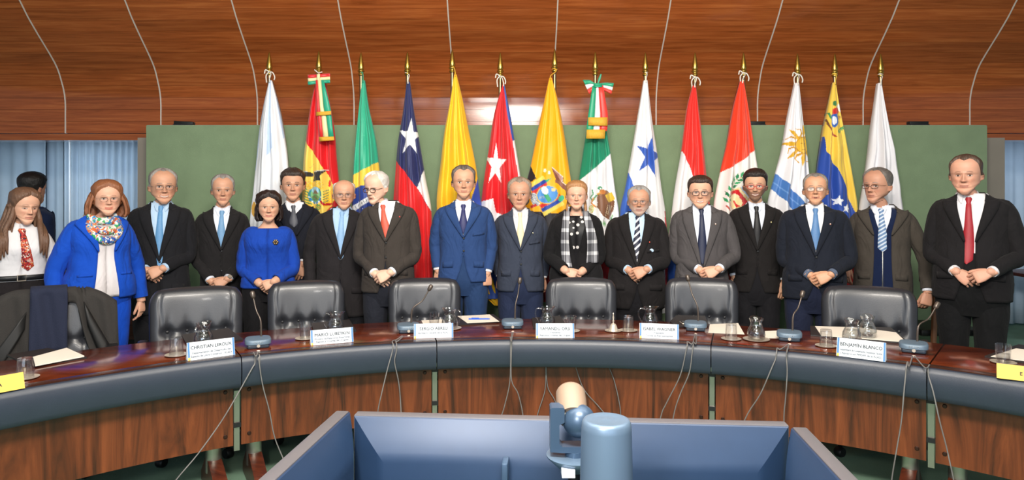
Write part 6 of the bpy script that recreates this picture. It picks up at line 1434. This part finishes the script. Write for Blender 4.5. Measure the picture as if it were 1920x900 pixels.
add(label='old man in brown grey jacket over navy zip sweater', bx=1655, hp=(1648, 316, 382), D=5.44, w=1.08, sh=405, hem=555, btn=440, belly=.03, armR=hang(1605, 500, .04), armL=hang(1706, 540, -.10, 'fist', f=(-.15, -.3, -1), n=(.3, -1, 0)), skin='#c7937a', hair='#6d6661', style='high', hth=.011, suit='#453f39', shirt='#dfe2ec', tie=stripe_mat('stripe_tie_blue', '#5f7fa8', '#c8d2e0', 40, .55, .6), tie_end=470, vest=('#14203f', 455, 'z'), open_w=.060, cut=.02, age=1.1, glasses=('#5a3c2e', .0020, .7), brow='#7a6e66', head=(-.50, -.02, 0), trousers='#26262c', knot=.023, nopocket=True, yaw=-.1, eyeopen=.8)
a = clasp(1792, 512, True, -.22, dx=1.2)
add(label='tall heavy man in a black suit and red tie at the right end', bx=1822, hp=(1812, 291, 364), D=4.75, w=1.18, sh=386, hem=560, btn=452, belly=.05, armR=a[0], armL=a[1], skin='#d19c84', hair='#4f3c31', style='rec', hth=.009, suit='#191719', shirt='#dad8dc', tie=silk('#9c1f2a'), tie_end=492, brow='#7a5a48', trousers='#101012', yaw=-.18, head=(-.12, .05, .0), smile=.4, jaw=.1, open_w=.03, eyeopen=.75, age=.3, tie_ox=-.02, nopocket=True)
add(label='woman with auburn bob in a bright blue open suit with colourful scarf', bx=186, hp=(200, 340, 404), D=4.82, fem=True, w=1.10, belly=.045, sh=424, hem=557, btn=470, armR=hang(138, 572, .0), armL=hang(229, 572, .04, 'relaxed'), skin='#d8a58c', hair='#8a5638', style='bobcap', hth=.016, curtain=(-.06, .055, .92), outfit='womansuit', suit='#1048b4', trousers='#0f4ac0', smile=.5, lips='#b83a34', glasses=('#8a6a5a', .0014, .85), brow='#6a4632', yaw=.42, head=(.12, 0, 0), jaw=.06, hw=1.06)
add(label='young woman with long brown hair, white blouse and red patterned tie, looking down', bx=36, hp=(40, 353, 419), D=4.72, fem=True, w=.98, sh=440, hem=560, armR=hang(2, 556, -.10, 'relaxed', f=(.5, -.4, -.9)), armL=hang(86, 568, -.04), skin='#d7a68c', hair='#6b4d3a', style='bobcap', hth=.014, curtain=(-.70, .016, .80), outfit='blouse', suit='#d9d7da', trousers='#1b1719', tie=patches_mat('tie_print', ['#b3201c', '#7a1414', '#1c2033', '#d8743a', '#a81c1a', '#e0d4c4', '#b3201c'], 60), tie_end=506, tie_ox=.035, smile=.25, eyeopen=.5, down=1, brow='#6a4c3a', yaw=.25, head=(.42, .12, .05), lips='#b86a60')
add(label='man seen from behind in a dark navy suit by the left curtains', bx=66, hp=(58, 325, 382), D=6.9, w=1.02, sh=405, hem=590, btn=470, armR=hang(22, 510, -.02), armL=hang(104, 500, -.06, 'relaxed'), skin='#b98468', hair='#15110f', style='full', hth=.017, suit='#16223f', shirt='#e0e2ea', brow='#15110f', raw=True, yaw=PI*.93, head=(PI*.93, 0, 0), trousers='#141c33', nopocket=True)
for sp in people: build_person(sp)
